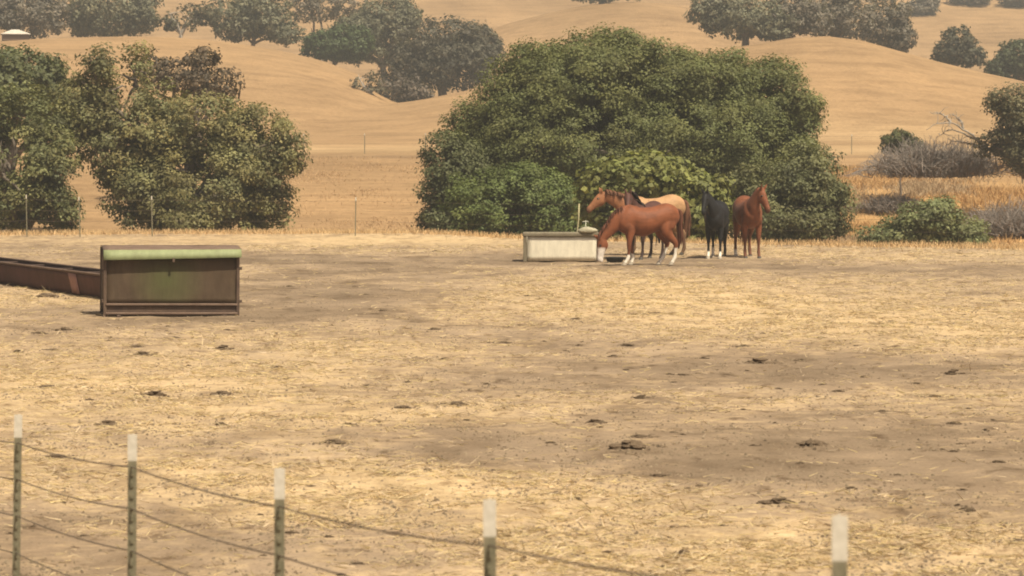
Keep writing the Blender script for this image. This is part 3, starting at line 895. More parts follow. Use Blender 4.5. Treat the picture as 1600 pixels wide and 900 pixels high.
def sheet(name, p, q, r, s, thick, mat, parent, res=(14, 8), warp=0.0, seed=0):
    """a slightly buckled metal sheet between four corners, with real thickness"""
    p, q, r, s = (np.array(v, float) for v in (p, q, r, s))
    u = np.linspace(0, 1, res[0]); v = np.linspace(0, 1, res[1])
    U, Vv = np.meshgrid(u, v)
    P = (1 - Vv)[..., None] * ((1 - U)[..., None] * p + U[..., None] * q) + Vv[..., None] * ((1 - U)[..., None] * s + U[..., None] * r)
    n = np.cross(q - p, s - p); n /= np.linalg.norm(n)
    w = (fbm(U * 4 + seed, Vv * 3 + seed, seed) - 0.5) * warp * 2
    A = P + n * w[..., None]; B = A - n * thick
    nr, nc = res[1], res[0]
    f = grid_faces(nr, nc); k = nr * nc
    faces = [f, f[:, ::-1] + k]
    idx = np.arange(k).reshape(nr, nc)
    loop = np.concatenate([idx[0, :], idx[1:, -1], idx[-1, -2::-1], idx[-2:0:-1, 0]])
    nx = np.roll(loop, -1)
    faces.append(np.stack([loop, loop + k, nx + k, nx], 1))
    me = np_mesh(name, np.concatenate([A.reshape(-1, 3), B.reshape(-1, 3)]), np.concatenate(faces))
    return add_obj(name, me, mat, parent)

def bx(name, size, c, mat, parent, bevel=0.008, rot=None):
    return add_obj(name, box_mesh(name, size, c, bevel, rot), mat, parent)

def mat_box_front():
    m, N, L = new_mat('stained_brown_sheet')
    co = objco(N)
    f = noise_node(N, L, co, 1.4, 6, 0.7)
    g = noise_node(N, L, co, 7, 5, 0.7, (1, 1, 0.25))
    rust = ramp(N, L, f, [(0.35, (0.072, 0.045, 0.026)), (0.65, (0.100, 0.068, 0.038))])
    sp = nd(N, 'ShaderNodeMapping'); sp.inputs['Location'].default_value = (0.12, 0, -0.95); sp.inputs['Scale'].default_value = (1.5, 1.0, 1.5)
    L.new(co, sp.inputs['Vector'])
    gr = nd(N, 'ShaderNodeTexGradient', gradient_type='SPHERICAL'); L.new(sp.outputs[0], gr.inputs[0])
    w = nd(N, 'ShaderNodeMath', operation='MULTIPLY'); L.new(gr.outputs['Fac'], w.inputs[0]); L.new(f, w.inputs[1])
    w2 = nd(N, 'ShaderNodeMath', operation='MULTIPLY', use_clamp=True); L.new(w.outputs[0], w2.inputs[0]); w2.inputs[1].default_value = 1.5
    col = mix(N, L, w2.outputs[0], rust, (0.080, 0.092, 0.026))
    col = mix(N, L, 0.6, col, ramp(N, L, g, [(0.3, (0.62, 0.6, 0.58)), (0.7, (1.2, 1.2, 1.2))]), 'MULTIPLY')
    finish(N, L, col, 0.72, g, 0.3, 0.008, 0.3)
    return m

def build_box():
    M['box_front'] = mat_box_front()
    p = flat(268, 494)
    Wd, Dp, Ht = 2.28, 1.15, 1.15
    r = thing('feed_box', 'square brown steel feed box with a faded green lid', 'feed box', (p[0], p[1], hgt(p[0], p[1]) - 0.03), math.radians(10.8))
    r.rotation_euler[1] = math.radians(0.6)
    h2 = Wd / 2
    # front is local -Y
    sheet('front_panel', (-h2 + .03, 0, .26), (h2 - .03, 0, .26), (h2 - .03, 0, 1.06), (-h2 + .03, 0, 1.06), .006, M['box_front'], r, (18, 10), 0.022, 3)
    sheet('back_panel', (h2 - .03, Dp, .12), (-h2 + .03, Dp, .12), (-h2 + .03, Dp, 1.19), (h2 - .03, Dp, 1.19), .006, M['box_brown'], r, (14, 8), 0.012, 5)
    sheet('side_panel', (-h2 + .01, Dp - .03, .12), (-h2 + .01, .03, .12), (-h2 + .01, .03, 1.12), (-h2 + .01, Dp - .03, 1.19), .006, M['box_brown'], r, (10, 8), 0.012, 6)
    sheet('side_panel', (h2 - .01, .03, .12), (h2 - .01, Dp - .03, .12), (h2 - .01, Dp - .03, 1.19), (h2 - .01, .03, 1.12), .006, M['box_brown'], r, (10, 8), 0.012, 7)
    for sx in (-1, 1):
        for y, hh in ((0.0, 1.13), (Dp, 1.18)):
            bx('corner_post', (.055, .055, hh), (sx * (h2 - .02), y, hh / 2), M['box_dark'], r)
        bx('skid', (.07, Dp + .2, .07), (sx * (h2 - .25), Dp / 2, .035), M['box_dark'], r)
    for z, t in ((.245, .035), (.095, .035)):
        bx('front_rail', (Wd - .06, .05, t), (0, -.018, z), M['box_rail'], r, 0.006)
    bx('kick_strip', (Wd - .07, .02, .11), (0, .012, .17), M['box_dark'], r, 0.004)
    bx('base_beam', (Wd - .10, .05, .05), (0, .06, .045), M['box_dark'], r, 0.004)
    # lid: a shallow slope facing the front with a folded lip
    lid = sheet('lid', (-h2 - .01, -.06, 1.165), (h2 + .03, -.06, 1.19), (h2 + .03, .56, 1.235), (-h2 - .01, .56, 1.225), .006, M['box_rail'], r, (18, 6), 0.010, 9)
    sheet('lid_lip', (-h2 - .01, -.13, .995), (h2 + .03, -.13, 1.05), (h2 + .03, -.062, 1.188), (-h2 - .01, -.062, 1.163), .005, M['lid_green'], lid, (16, 3), 0.006, 12)
    sheet('roof_panel', (-h2 - .01, .57, 1.228), (h2 + .01, .57, 1.236), (h2 + .01, Dp + .03, 1.21), (-h2 - .01, Dp + .03, 1.20), .006, M['box_rail'], r, (12, 5), 0.01, 14)
    for z in (.30, .80):
        bx('hinge', (.05, .09, .06), (-h2 - .01, .03, z), M['box_dark'], r)
    bx('latch', (.06, .03, .05), (h2 + .02, -.02, .86), M['box_dark'], r)
    bx('latch', (.06, .03, .05), (h2 + .02, -.02, .30), M['box_dark'], r)
    bx('lid_hasp', (.04, .02, .07), (.02, -.135, 1.0), M['box_dark'], lid, 0.004)

def build_trough():
    a = flat(235, 474); b = flat(-190, 412)
    a3, b3 = np.array([a[0], a[1], hgt(a[0], a[1])]), np.array([b[0], b[1], hgt(b[0], b[1])])
    v = b3 - a3; Ln = float(np.linalg.norm(v)); rz = math.atan2(v[1], v[0])
    r = thing('feed_trough', 'long low rusty feed trough running behind the brown feed box', 'trough', a3, rz)
    # local x runs from the box end away; local +y faces the camera side or back according to rz
    near = 1 if math.sin(rz + math.pi / 2) < 0 else -1
    wd, ht = 0.62, 0.47
    for s, nm in ((near, 'side_panel'), (-near, 'side_panel')):
        y = s * wd / 2
        if s > 0:
            sheet(nm, (Ln, y, .02), (0, y, .02), (0, y + s * .05, ht), (Ln, y + s * .05, ht), .008, M['trough'], r, (40, 5), 0.014, 3)
        else:
            sheet(nm, (0, y, .02), (Ln, y, .02), (Ln, y + s * .05, ht), (0, y + s * .05, ht), .008, M['trough'], r, (40, 5), 0.014, 4)
        bx('rim_rail', (Ln, .06, .04), (Ln / 2, y + s * .055, ht + .012), M['box_rail'], r, 0.01)
    bx('trough_floor', (Ln, wd - .02, .02), (Ln / 2, 0, .12), M['trough_in'], r, 0)
    for x in (0.02, Ln - 0.02):
        bx('end_panel', (.03, wd + .06, ht), (x, 0, ht / 2 + .01), M['trough'], r)
    x = 1.9
    while x < Ln:
        bx('cross_bar', (.05, wd + .1, .035), (x, 0, ht - .03), M['trough_in'], r)
        x += 2.0
    # a primer-coloured patch plate on the near side
    k = 3.3
    sheet('patch_plate', (k + .5, near * (wd / 2 + .014), .05), (k, near * (wd / 2 + .014), .05), (k + .12, near * (wd / 2 + .062), ht - .03), (k + .62, near * (wd / 2 + .062), ht - .03), .006, M['trough_pink'], r, (4, 4), 0)

def build_tank():
    p = flat(876, 409)
    k = ppm(p[1])
    Wd, Ht, Dp = 117 / k, 46 / k, 0.85
    r = thing('water_tank', 'white rectangular water tank with a grey frame in front of the horses', 'water tank', (p[0], p[1], hgt(p[0], p[1]) - 0.01), math.radians(-1.0))
    h = Wd / 2
    sheet('front_panel', (-h + .10, 0, .03), (h - .03, 0, .03), (h - .03, 0, Ht - .10), (-h + .10, 0, Ht - .10), .01, M['tank_white'], r, (14, 6), .01, 3)
    sheet('back_panel', (h, Dp, .03), (-h, Dp, .03), (-h, Dp, Ht - .08), (h, Dp, Ht - .08), .01, M['tank_white'], r, (8, 4), .006, 4)
    sheet('side_panel', (-h + .02, Dp - .02, .03), (-h + .02, .02, .03), (-h + .02, .02, Ht - .08), (-h + .02, Dp - .02, Ht - .08), .01, M['tank_frame'], r, (6, 4), .004, 5)
    sheet('side_panel', (h - .02, .02, .03), (h - .02, Dp - .02, .03), (h - .02, Dp - .02, Ht - .08), (h - .02, .02, Ht - .08), .01, M['tank_white'], r, (6, 4), .004, 6)
    bx('corner_post', (.09, .07, Ht - .06), (-h + .045, .0, (Ht - .06) / 2), M['tank_frame'], r)
    bx('corner_post', (.035, .05, Ht - .1), (h - .012, .0, (Ht - .1) / 2), M['box_rail'], r)
    bx('rim', (Wd + .04, .09, .10), (0, -.012, Ht - .05), M['tank_frame'], r, .02)
    bx('rim', (Wd + .04, .09, .10), (0, Dp + .012, Ht - .055), M['tank_frame'], r, .02)
    for s in (-1, 1):
        bx('rim', (.07, Dp - .08, .10), (s * (h - .02), Dp / 2, Ht - .052), M['tank_frame'], r, .02)
    bx('water', (Wd - .12, Dp - .1, .01), (0, Dp / 2, Ht - .2), M['water'], r, 0)
    # stone lying on the rim over the float valve
    bm = bmesh.new()
    bmesh.ops.create_icosphere(bm, subdivisions=3, radius=1.0)
    for v in bm.verts:
        n = vnoise(np.array([v.co.x * 2.1 + 5]), np.array([v.co.y * 2.1 + v.co.z * 1.6]), 4)[0]
        v.co *= 0.85 + 0.3 * n
        v.co.x *= .24; v.co.y *= .17; v.co.z *= .10
        v.co.z = max(v.co.z, -.05)
    me = bpy.data.meshes.new('stone'); bm.to_mesh(me); bm.free()
    for q in me.polygons: q.use_smooth = True
    s = add_obj('stone', me, M['stone'])
    s.location = (p[0] + (918 - 876) / k, p[1] + .03, r.location[2] + Ht + .045)
    tag(s, 'pale rounded stone lying on the rim of the white water tank', 'stone')
    # stake and standpipe behind the tank
    q = at(903, 372, p[1] + 1.5)
    st = thing('stake', 'thin pale wooden stake standing behind the white water tank', 'stake', (q[0], q[1], hgt(q[0], q[1])))
    pts = curved((0, 0, -.1), (.03, 0, 1.45), 0, 5, np.random.default_rng(2), 0.02)
    add_obj('pole', tubes_mesh('pole', [(pts, [.026, .025, .024, .022, .02])], 6), M['stake'], st)
    q = at(915, 372, p[1] + 1.2)
    sp = thing('standpipe', 'slim pale standpipe with a small tap behind the water tank', 'water pipe', (q[0], q[1], hgt(q[0], q[1])))
    add_obj('pipe', tubes_mesh('pipe', [([(0, 0, -.1), (0, 0, .5), (0, 0, 1.02)], [.014] * 3)], 6), M['galv'], sp)
    add_obj('tap', tubes_mesh('tap', [([(-.08, 0, .98), (0, 0, .99), (.06, 0, .99), (.08, 0, .95)], [.014, .016, .014, .012])], 6), M['galv'], sp)

def build_tub():
    p = flat(962, 411)
    q = np.array([p[0], p[1] + .6, 0])
    r = thing('feed_tub', 'low black rubber tub on the ground by the drinking chestnut horse', 'tub', (q[0], q[1], hgt(q[0], q[1])))
    prof = [(0.0, .012), (.17, .012), (.19, .0), (.225, .12), (.24, .135), (.23, .145), (.21, .125), (.17, .03), (0.0, .028)]
    seg = 24
    V, Fs = [], []
    for rr, z in prof:
        for j in range(seg):
            a = 2 * math.pi * j / seg
            V.append((rr * math.cos(a), rr * math.sin(a), z))
    for i in range(len(prof) - 1):
        for j in range(seg):
            Fs.append((i * seg + j, i * seg + (j + 1) % seg, (i + 1) * seg + (j + 1) % seg, (i + 1) * seg + j))
    add_obj('bowl', np_mesh('bowl', V, Fs, None, True), M['rubber'], r)
    for s in (-1, 1):
        add_obj('handle', tubes_mesh('handle', [([(s * .225, -.07, .12), (s * .27, -.05, .125), (s * .28, 0, .125), (s * .27, .05, .125), (s * .225, .07, .12)], [.012] * 5)], 6), M['rubber'], r)

build_box(); build_trough(); build_tank(); build_tub()

# ---------------------------------------------------------------- horses
def mat_coat():
    m, N, L = new_mat('horse_coat')
    a = nd(N, 'ShaderNodeAttribute', attribute_name='tint')
    f = noise_node(N, L, objco(N), 5, 5, 0.6)
    g = noise_node(N, L, objco(N), 60, 3, 0.6, (1, 1, 0.3))
    col = mix(N, L, 1.0, a.outputs['Color'], ramp(N, L, f, [(0.3, (0.66, 0.64, 0.62)), (0.5, (1, 1, 1)), (0.7, (1.2, 1.18, 1.16))]), 'MULTIPLY')  # dust, with muscle and flank shading painted into the coat by noise
    p = finish(N, L, col, 0.62, g, 0.3, 0.006, 0.22)
    p.inputs['Sheen Weight'].default_value = 0.02
    return m
M['coat'] = mat_coat()
M['eye'] = mat_noise('dark_eye', (0.006, 0.005, 0.004), (0.012, 0.009, 0.007), 8, 0.15, 0, 0.001, 0.5)
M['hoof_pale'] = mat_noise('pale_hoof', (0.30, 0.25, 0.18), (0.42, 0.36, 0.28), 12, 0.6, 0.2, 0.004, 0.3)
M['hoof_dark'] = mat_noise('dark_hoof', (0.045, 0.038, 0.03), (0.08, 0.066, 0.05), 12, 0.6, 0.2, 0.004, 0.3)

def loft(secs, seg=20):
    """secs: list of (center, u, v, ru, rv) -> closed tube"""
    V, Fs = [], []
    ang = np.linspace(0, 2 * math.pi, seg, endpoint=False)
    for c, u, v, ru, rv in secs:
        c, u, v = np.array(c, float), np.array(u, float), np.array(v, float)
        V.append(c + np.cos(ang)[:, None] * u * ru + np.sin(ang)[:, None] * v * rv)
    V = np.concatenate(V)
    n = len(secs)
    for i in range(n - 1):
        for j in range(seg):
            a, b = i * seg + j, i * seg + (j + 1) % seg
            Fs.append((a, b, b + seg, a + seg))
    Fs.append(tuple(range(seg))[::-1]); Fs.append(tuple((n - 1) * seg + j for j in range(seg)))
    return V, Fs

def chain_secs(pts, ru, rv, lat):
    """sections across a chain; lat: sideways direction (one, or one per point)"""
    pts = np.array(pts, float)
    tan = unit(np.gradient(pts, axis=0))
    out = []
    for i in range(len(pts)):
        l = np.array(lat[i] if np.ndim(lat[0]) else lat, float)
        l = l - tan[i] * np.dot(l, tan[i]); l /= np.linalg.norm(l)
        u = np.cross(l, tan[i])
        out.append((pts[i], u, l, ru[i], rv[i]))
    return out

def resample(pts, vals, n):
    """smooth Catmull-Rom resampling of a chain and its radii"""
    A = np.concatenate([np.array(pts, float), np.array(vals, float)], 1)
    m = len(A)
    P = np.vstack([2 * A[0] - A[1], A, 2 * A[-1] - A[-2]])
    out = []
    for t in np.linspace(0, m - 1 - 1e-6, n):
        i = int(t); f = t - i
        p0, p1, p2, p3 = P[i], P[i + 1], P[i + 2], P[i + 3]
        out.append(0.5 * (2 * p1 + (p2 - p0) * f + (2 * p0 - 5 * p1 + 4 * p2 - p3) * f * f + (3 * p1 - p0 - 3 * p2 + p3) * f ** 3))
    out = np.array(out)
    return out[:, :3], out[:, 3:]

def make_horse(label, loc, heading, neck, head_dir, head_lat, coat, points, mane_col, scale=1.0, legs=((0, 0), (0, 0), (0, 0), (0, 0)), socks=(0, 0, 0, 0), face=None, belly=0.0, fore=None, dark_legs=0.0, tail_swing=0.0, mane_side=1, seed=0, group='horses at the water tank'):
    """neck: four points from the chest to the poll; head_dir from poll to muzzle; legs: foot shifts (dx, dy) front left, front right, hind left, hind right"""
    rng = np.random.default_rng(seed)
    root = thing('horse', label, 'horse', loc, heading, group)
    root.scale = (scale,) * 3
    parts = []
    X, Y, Z = np.eye(3)
    # trunk
    T = [(-.87, 1.17, .07, .06), (-.82, 1.18, .18, .15), (-.72, 1.19, .265, .235), (-.56, 1.195, .315, .29), (-.40, 1.17, .325, .30), (-.20, 1.105, .325, .31 + belly * .5), (.03, 1.06 - belly * .3, .345 + belly * .4, .325 + belly), (.25, 1.065, .355, .30 + belly * .5), (.40, 1.10, .375, .255), (.54, 1.09, .335, .235), (.66, 1.06, .245, .20), (.74, 1.05, .15, .14), (.78, 1.05, .05, .05)]
    p, r = resample([(x, 0, z) for x, z, a, b in T], [(a, b) for x, z, a, b in T], 30)
    parts.append(loft([(p[i], Z, Y, r[i][0], r[i][1]) for i in range(len(p))], 24))
    # withers ridge and croup
    parts.append(loft(chain_secs([(.62, 0, 1.38), (.44, 0, 1.405), (.25, 0, 1.37), (.05, 0, 1.30)], [.05, .085, .075, .04], [.05, .075, .09, .06], Y), 12))
    # neck
    nk = [(.40, 0, 1.14)] + [tuple(q) for q in neck]
    nl = [np.array([0, 1.0, 0])] * 2 + [np.array([0, 1.0, 0]) * .6 + np.array(head_lat) * .4, np.array([0, 1.0, 0]) * .3 + np.array(head_lat) * .7, np.array(head_lat)]
    nr = [(.33, .19), (.265, .155), (.185, .105), (.145, .085), (.115, .08)]
    pp, rr = resample(nk, nr, 18)
    lt, _ = resample([tuple(q) for q in nl], [(0,)] * 5, 18)
    neck_secs = chain_secs(pp, rr[:, 0], rr[:, 1], [tuple(q) for q in lt])
    parts.append(loft(neck_secs, 20))
    # head
    poll = np.array(neck[-1], float)
    hd = unit(np.array(head_dir, float)); hl = np.array(head_lat, float); hl = unit(hl - hd * np.dot(hl, hd))
    hu = np.cross(hl, hd)              # towards the forehead side or away
    # choose the forehead side: away from the neck's throat
    thr = np.array(neck[-2], float) - poll
    if np.dot(hu, thr) > 0: hu = -hu
    HS = [(-.05, .0, .07, .065), (.03, -.015, .115, .085), (.12, -.035, .145, .098), (.20, -.035, .140, .095), (.30, -.015, .108, .075), (.40, -.005, .086, .060), (.49, -.002, .080, .058), (.55, -.008, .074, .056), (.585, -.016, .045, .040)]
    hp = [poll + hd * t + hu * o for t, o, a, b in HS]
    ph, rh = resample([tuple(q) for q in hp], [(a, b) for t, o, a, b in HS], 20)
    parts.append(loft([(ph[i], hu, hl, rh[i][0], rh[i][1]) for i in range(len(ph))], 18))
    for s in (-1, 1):   # ears
        b0 = poll + hu * .075 + hl * s * .05 + hd * .0
        ed = unit(hu * .75 - hd * .55 + hl * s * .25)
        parts.append(loft(chain_secs([b0 - ed * .03, b0 + ed * .05, b0 + ed * .10, b0 + ed * .15], [.032, .036, .026, .008], [.030, .034, .024, .008], hl), 10))
    # legs
    LEGS = []
    for i, s in ((0, 1), (1, -1)):
        LEGS.append((i, s, [(.47, .13, 1.12), (.50, .15, .98), (.44, .165, .84), (.45, .165, .66), (.46, .16, .49), (.452, .16, .44), (.452, .16, .30), (.455, .16, .175), (.50, .16, .095), (.525, .16, .04)],
                     [(.20, .085), (.17, .095), (.115, .085), (.078, .068), (.062, .055), (.052, .046), (.037, .032), (.048, .042), (.042, .040), (.050, .048)]))
    for i, s in ((2, 1), (3, -1)):
        LEGS.append((i, s, [(-.52, .12, 1.18), (-.50, .155, 1.00), (-.47, .175, .84), (-.58, .17, .68), (-.715, .165, .545), (-.735, .165, .47), (-.728, .165, .32), (-.715, .165, .18), (-.672, .165, .095), (-.645, .165, .04)],
                     [(.26, .12), (.235, .135), (.165, .115), (.108, .082), (.078, .056), (.060, .046), (.040, .034), (.050, .044), (.044, .041), (.052, .050)]))
    feet = {}
    for i, s, pts, rad in LEGS:
        dx, dy = legs[i]
        q = []
        for x, y, z in pts:
            k = max(0.0, 1 - z / 0.95)
            q.append((x + dx * k, s * y + dy * k, z))
        a, b = resample(q, rad, 26)
        parts.append(loft(chain_secs(a, b[:, 0], b[:, 1], Y), 14))
        feet[i] = np.array(q[-1])
    V, Fs, o = [], [], 0
    for v, f in parts:
        V.append(v); Fs += [tuple(o + j for j in q) for q in f]; o += len(v)
    tmp = bpy.data.meshes.new('body_raw')
    tmp.from_pydata(np.concatenate(V).tolist(), [], Fs); tmp.update()
    bm = bmesh.new(); bm.from_mesh(tmp); 
    bmesh.ops.recalc_face_normals(bm, faces=bm.faces[:]); bm.to_mesh(tmp); bm.free()
    ob = bpy.data.objects.new('body_raw', tmp); COL.objects.link(ob)
    md = ob.modifiers.new('r', 'REMESH'); md.mode = 'VOXEL'; md.voxel_size = 0.017; md.use_smooth_shade = True
    ms = ob.modifiers.new('s', 'SMOOTH'); ms.factor = 0.5; ms.iterations = 5
    dg = bpy.context.evaluated_depsgraph_get()
    me = bpy.data.meshes.new_from_object(ob.evaluated_get(dg))
    bpy.data.objects.remove(ob); bpy.data.meshes.remove(tmp)
    me.name = 'body'
    n = len(me.vertices)
    co = np.zeros(n * 3, np.float32); me.vertices.foreach_get('co', co); co = co.reshape(-1, 3)
    c = np.broadcast_to(np.array(coat), (n, 3)).copy()
    if fore is not None:
        w = sstep((co[:, 0] - .42) / .3)
        c = c * (1 - w[:, None]) + np.array(fore) * w[:, None]
    if dark_legs > 0:
        w = sstep((0.75 - co[:, 2]) / 0.3) * dark_legs * (co[:, 0] < .72)
        c = c * (1 - w[:, None]) + np.array(points) * w[:, None]
    for i in feet:
        h = socks[i]
        if h <= 0: continue
        dx, dy = legs[i]
        near = (np.abs(co[:, 0] - feet[i][0]) < .26) & (np.sign(co[:, 1] - 0.0) == np.sign(feet[i][1])) & (co[:, 0] < .74)
        edge = h + 0.03 * (vnoise(co[:, 0] * 14, co[:, 1] * 14 + co[:, 2] * 3, 3) - .5)
        w = np.clip((edge - co[:, 2]) / .03, 0, 1) * near
        c = c * (1 - w[:, None]) + np.array([.70, .63, .52]) * w[:, None]
    rel = co - poll
    t = rel @ hd; side = rel @ hl; fr = rel @ hu
    onhead = (t > -.02) & (np.linalg.norm(rel - t[:, None] * hd, axis=1) < .22) & (t < .66)
    if face == 'bald':
        w = onhead * np.clip((t - .20) / .05, 0, 1) * np.clip((fr + .10 + (t - .2) * .3) / .04, 0, 1)
        c = c * (1 - w[:, None]) + np.array([.72, .65, .57]) * w[:, None]
    elif face == 'dark':
        w = onhead * np.clip((t - .44) / .1, 0, 1) * .75
        c = c * (1 - w[:, None]) + np.array(points) * w[:, None]
    cc = np.ones((n, 4), np.float32); cc[:, :3] = c
    al = me.color_attributes.new('tint', 'FLOAT_COLOR', 'POINT'); al.data.foreach_set('color', cc.ravel())
    me.polygons.foreach_set('use_smooth', np.ones(len(me.polygons), bool))
    me.materials.clear(); me.materials.append(M['coat'])
    add_obj('body', me, None, root)
    # hooves
    for i in feet:
        f = feet[i]
        V = []
        prof = [(.0, .064, .01), (.055, .050, -.008), (.068, .044, -.012)]
        v, fc = loft([((f[0] + .018 + ox, f[1], z), X, Y, rr_, rr_ * .92) for z, rr_, ox in prof], 14)
        mm = bpy.data.meshes.new('hoof'); mm.from_pydata(v.tolist(), [], fc); mm.update()
        add_obj('hoof', mm, M['hoof_pale' if socks[i] > 0 else 'hoof_dark'], root)
    for s in (-1, 1):
        e = poll + hd * .17 + hu * .045 + hl * s * .078
        bm = bmesh.new(); bmesh.ops.create_uvsphere(bm, u_segments=10, v_segments=8, radius=.024, matrix=Matrix.Translation(e))
        mm = bpy.data.meshes.new('eye'); bm.to_mesh(mm); bm.free()
        for q in mm.polygons: q.use_smooth = True
        add_obj('eye', mm, M['eye'], root)
    # mane: tapering locks falling from the crest
    def locks(name, roots, outs, lens, col, width, parent, bend=0.6, sidev=None):
        Vv, Ff, Cc, o_ = [], [], [], 0
        for a, d0, ln in zip(roots, outs, lens):
            k = 5
            ptsl = []
            pnow = np.array(a, float); dcur = np.array(d0, float)
            for j in range(k):
                ptsl.append(pnow.copy())
                pnow = pnow + unit(dcur) * ln / (k - 1)
                dcur = unit(dcur) * (1 - bend * .5) + np.array([0, 0, -1.0]) * bend * .5
            wv = unit(rng.normal(size=3)) if sidev is None else unit(np.array(sidev) + rng.normal(size=3) * .25)
            tone = rng.uniform(.75, 1.25)
            for j, q in enumerate(ptsl):
                w = width * (1, 1.1, .95, .7, .12)[j]
                nrm = unit(np.cross(wv, np.array(d0)))
                for q2 in (q - wv * w, q + nrm * w * .35, q + wv * w, q - nrm * w * .35):
                    Vv.append(q2); Cc.append(np.array(col) * tone)
            for j in range(k - 1):
                for m_ in range(4):
                    a_, b_ = o_ + j * 4 + m_, o_ + j * 4 + (m_ + 1) % 4
                    Ff.append((a_, b_, b_ + 4, a_ + 4))
            o_ += k * 4
        add_obj(name, np_mesh(name, np.array(Vv), np.array(Ff), np.array(Cc), True), M['coat'], parent)
    R_, O_, L_ = [], [], []
    for q in range(110):
        i = rng.uniform(3.0, len(neck_secs) - 1.01); i0 = int(i); f = i - i0
        c0, u0, v0, ru0, _ = neck_secs[i0]; c1, u1, v1, ru1, _ = neck_secs[i0 + 1]
        cc_, uu, vv, ru_ = c0 * (1 - f) + c1 * f, unit(u0 * (1 - f) + u1 * f), unit(v0 * (1 - f) + v1 * f), ru0 * (1 - f) + ru1 * f
        if np.dot(uu, hu) < 0 and np.dot(uu, Z) < 0: uu = -uu
        if uu[2] < -.3: uu = -uu
        R_.append(cc_ + uu * ru_ * .96 + vv * mane_side * .01); O_.append(uu * .35 + vv * mane_side * (.75 + .2 * rng.random())); L_.append(rng.uniform(.14, .26))
    locks('mane', R_, O_, L_, mane_col, .018, root, .8)
    # tail
    dock = np.array([-.85, 0, 1.33])
    tp = [dock + [.05, 0, .02], dock + [-.05, tail_swing * .1, -.03], dock + [-.075, tail_swing * .3, -.18], dock + [-.055, tail_swing * .7, -.45], dock + [-.03, tail_swing, -.75], dock + [-.01, tail_swing * 1.1, -.95]]
    a, b = resample([tuple(q) for q in tp], [(.035, .035), (.045, .045), (.055, .065), (.06, .075), (.05, .065), (.012, .015)], 14)
    v, fc = loft(chain_secs(a, b[:, 0], b[:, 1], Y), 12)
    mm = bpy.data.meshes.new('tail'); mm.from_pydata(v.tolist(), [], fc); mm.update()
    for q in mm.polygons: q.use_smooth = True
    ca = mm.color_attributes.new('tint', 'FLOAT_COLOR', 'POINT'); ca.data.foreach_set('color', np.tile(np.array([*mane_col, 1], np.float32), len(v)))
    tl = add_obj('tail', mm, M['coat'], root)
    R_, O_, L_ = [], [], []
    for q in range(46):
        i = rng.uniform(2, 10); i0 = int(i)
        an = rng.uniform(0, 2 * math.pi)
        R_.append(a[i0] + np.array([math.cos(an) * b[i0][0] * .8, math.sin(an) * b[i0][1] * .9, 0])); O_.append(np.array([math.cos(an) * .15, math.sin(an) * .15, -1])); L_.append(rng.uniform(.3, .55))
    locks('tail_hair', R_, O_, L_, mane_col, .016, tl, .5)
    return root

UP_NECK = [(.62, 0, 1.27), (.80, 0, 1.50), (.95, 0, 1.70), (1.04, 0, 1.86)]

def at_ground(px, py):
    p = flat(px, py)
    return (p[0], p[1], hgt(p[0], p[1]))

def build_horses():
    RED = (0.195, 0.063, 0.025)
    # the drinking chestnut: left-facing, head down beside the tank
    h = math.radians(180 + 17)
    p = np.array(at_ground(1009, 414.5))
    make_horse('chestnut horse with four white stockings and white muzzle, head lowered by the tank', p, h,
               [(.66, 0, 1.13), (.90, 0, .93), (1.08, .0, .74), (1.15, .0, .65)], (.08, .0, -1), (0, 1, 0), RED, (.08, .03, .015), (.12, .042, .02), 1.0,
               legs=((.08, .02), (-.22, 0), (.02, 0), (.24, 0)), socks=(.27, .27, .43, .43), face='bald', dark_legs=.35, belly=.03, mane_side=1, seed=1)
    # buckskin behind it
    p = np.array(at_ground(1018, 399))
    make_horse('pale buckskin horse with raised head standing behind the drinking chestnut', p, math.radians(180 + 14),
               [(.66, 0, 1.24), (.90, 0, 1.36), (1.10, 0, 1.45), (1.25, 0, 1.50)], (.66, 0, -.66), (0, 1, 0), (.42, .24, .115), (.06, .035, .022), (.16, .07, .035), 1.09,
               legs=((.05, 0), (-.05, 0), (-.10, 0), (.06, 0)), dark_legs=.8, fore=(.30, .125, .055), face='dark', seed=2)
    # dark bay between the two, facing the camera
    p = np.array(at_ground(1008, 405))
    make_horse('dark bay horse squeezed between the chestnut and the buckskin, facing the fence', p, math.radians(180 + 62),
               [(.62, 0, 1.26), (.76, 0, 1.46), (.90, 0, 1.58), (1.02, 0, 1.66)], (.62, .25, -.75), (-.37, .92, 0), (.085, .036, .026), (.02, .014, .012), (.03, .018, .016), 1.0,
               legs=((.05, 0), (-.05, 0), (0, 0), (0, 0)), dark_legs=.7, face='dark', seed=3)
    # black horse facing the camera, head turned a little
    p = np.array(at_ground(1119, 403))
    make_horse('black horse with white front socks facing the fence, head turned aside', p, math.radians(270 - 10),
               [(.62, -.01, 1.28), (.74, -.06, 1.46), (.82, -.13, 1.60), (.86, -.18, 1.70)], (.45, -.10, -.92), (.22, .975, 0), (.012, .011, .011), (.008, .008, .008), (.007, .007, .007), 1.0,
               legs=((.06, 0), (-.04, 0), (.05, 0), (-.08, 0)), socks=(.20, .20, 0, .26), seed=4, mane_side=-1)
    # chestnut at the end, facing the camera with its head turned away from the others
    p = np.array(at_ground(1169, 402))
    make_horse('plain chestnut horse with head turned away, beside the black horse', p, math.radians(270 + 6),
               [(.62, .0, 1.27), (.74, .03, 1.42), (.82, .08, 1.55), (.87, .13, 1.64)], (.40, .27, -.88), (-.56, .83, 0), (.185, .062, .026), (.07, .03, .018), (.20, .07, .03), 1.10,
               legs=((.05, 0), (-.03, 0), (.04, 0), (-.10, 0)), face='dark', dark_legs=.45, socks=(0, 0, 0, .2), seed=5, tail_swing=.05)

build_horses()

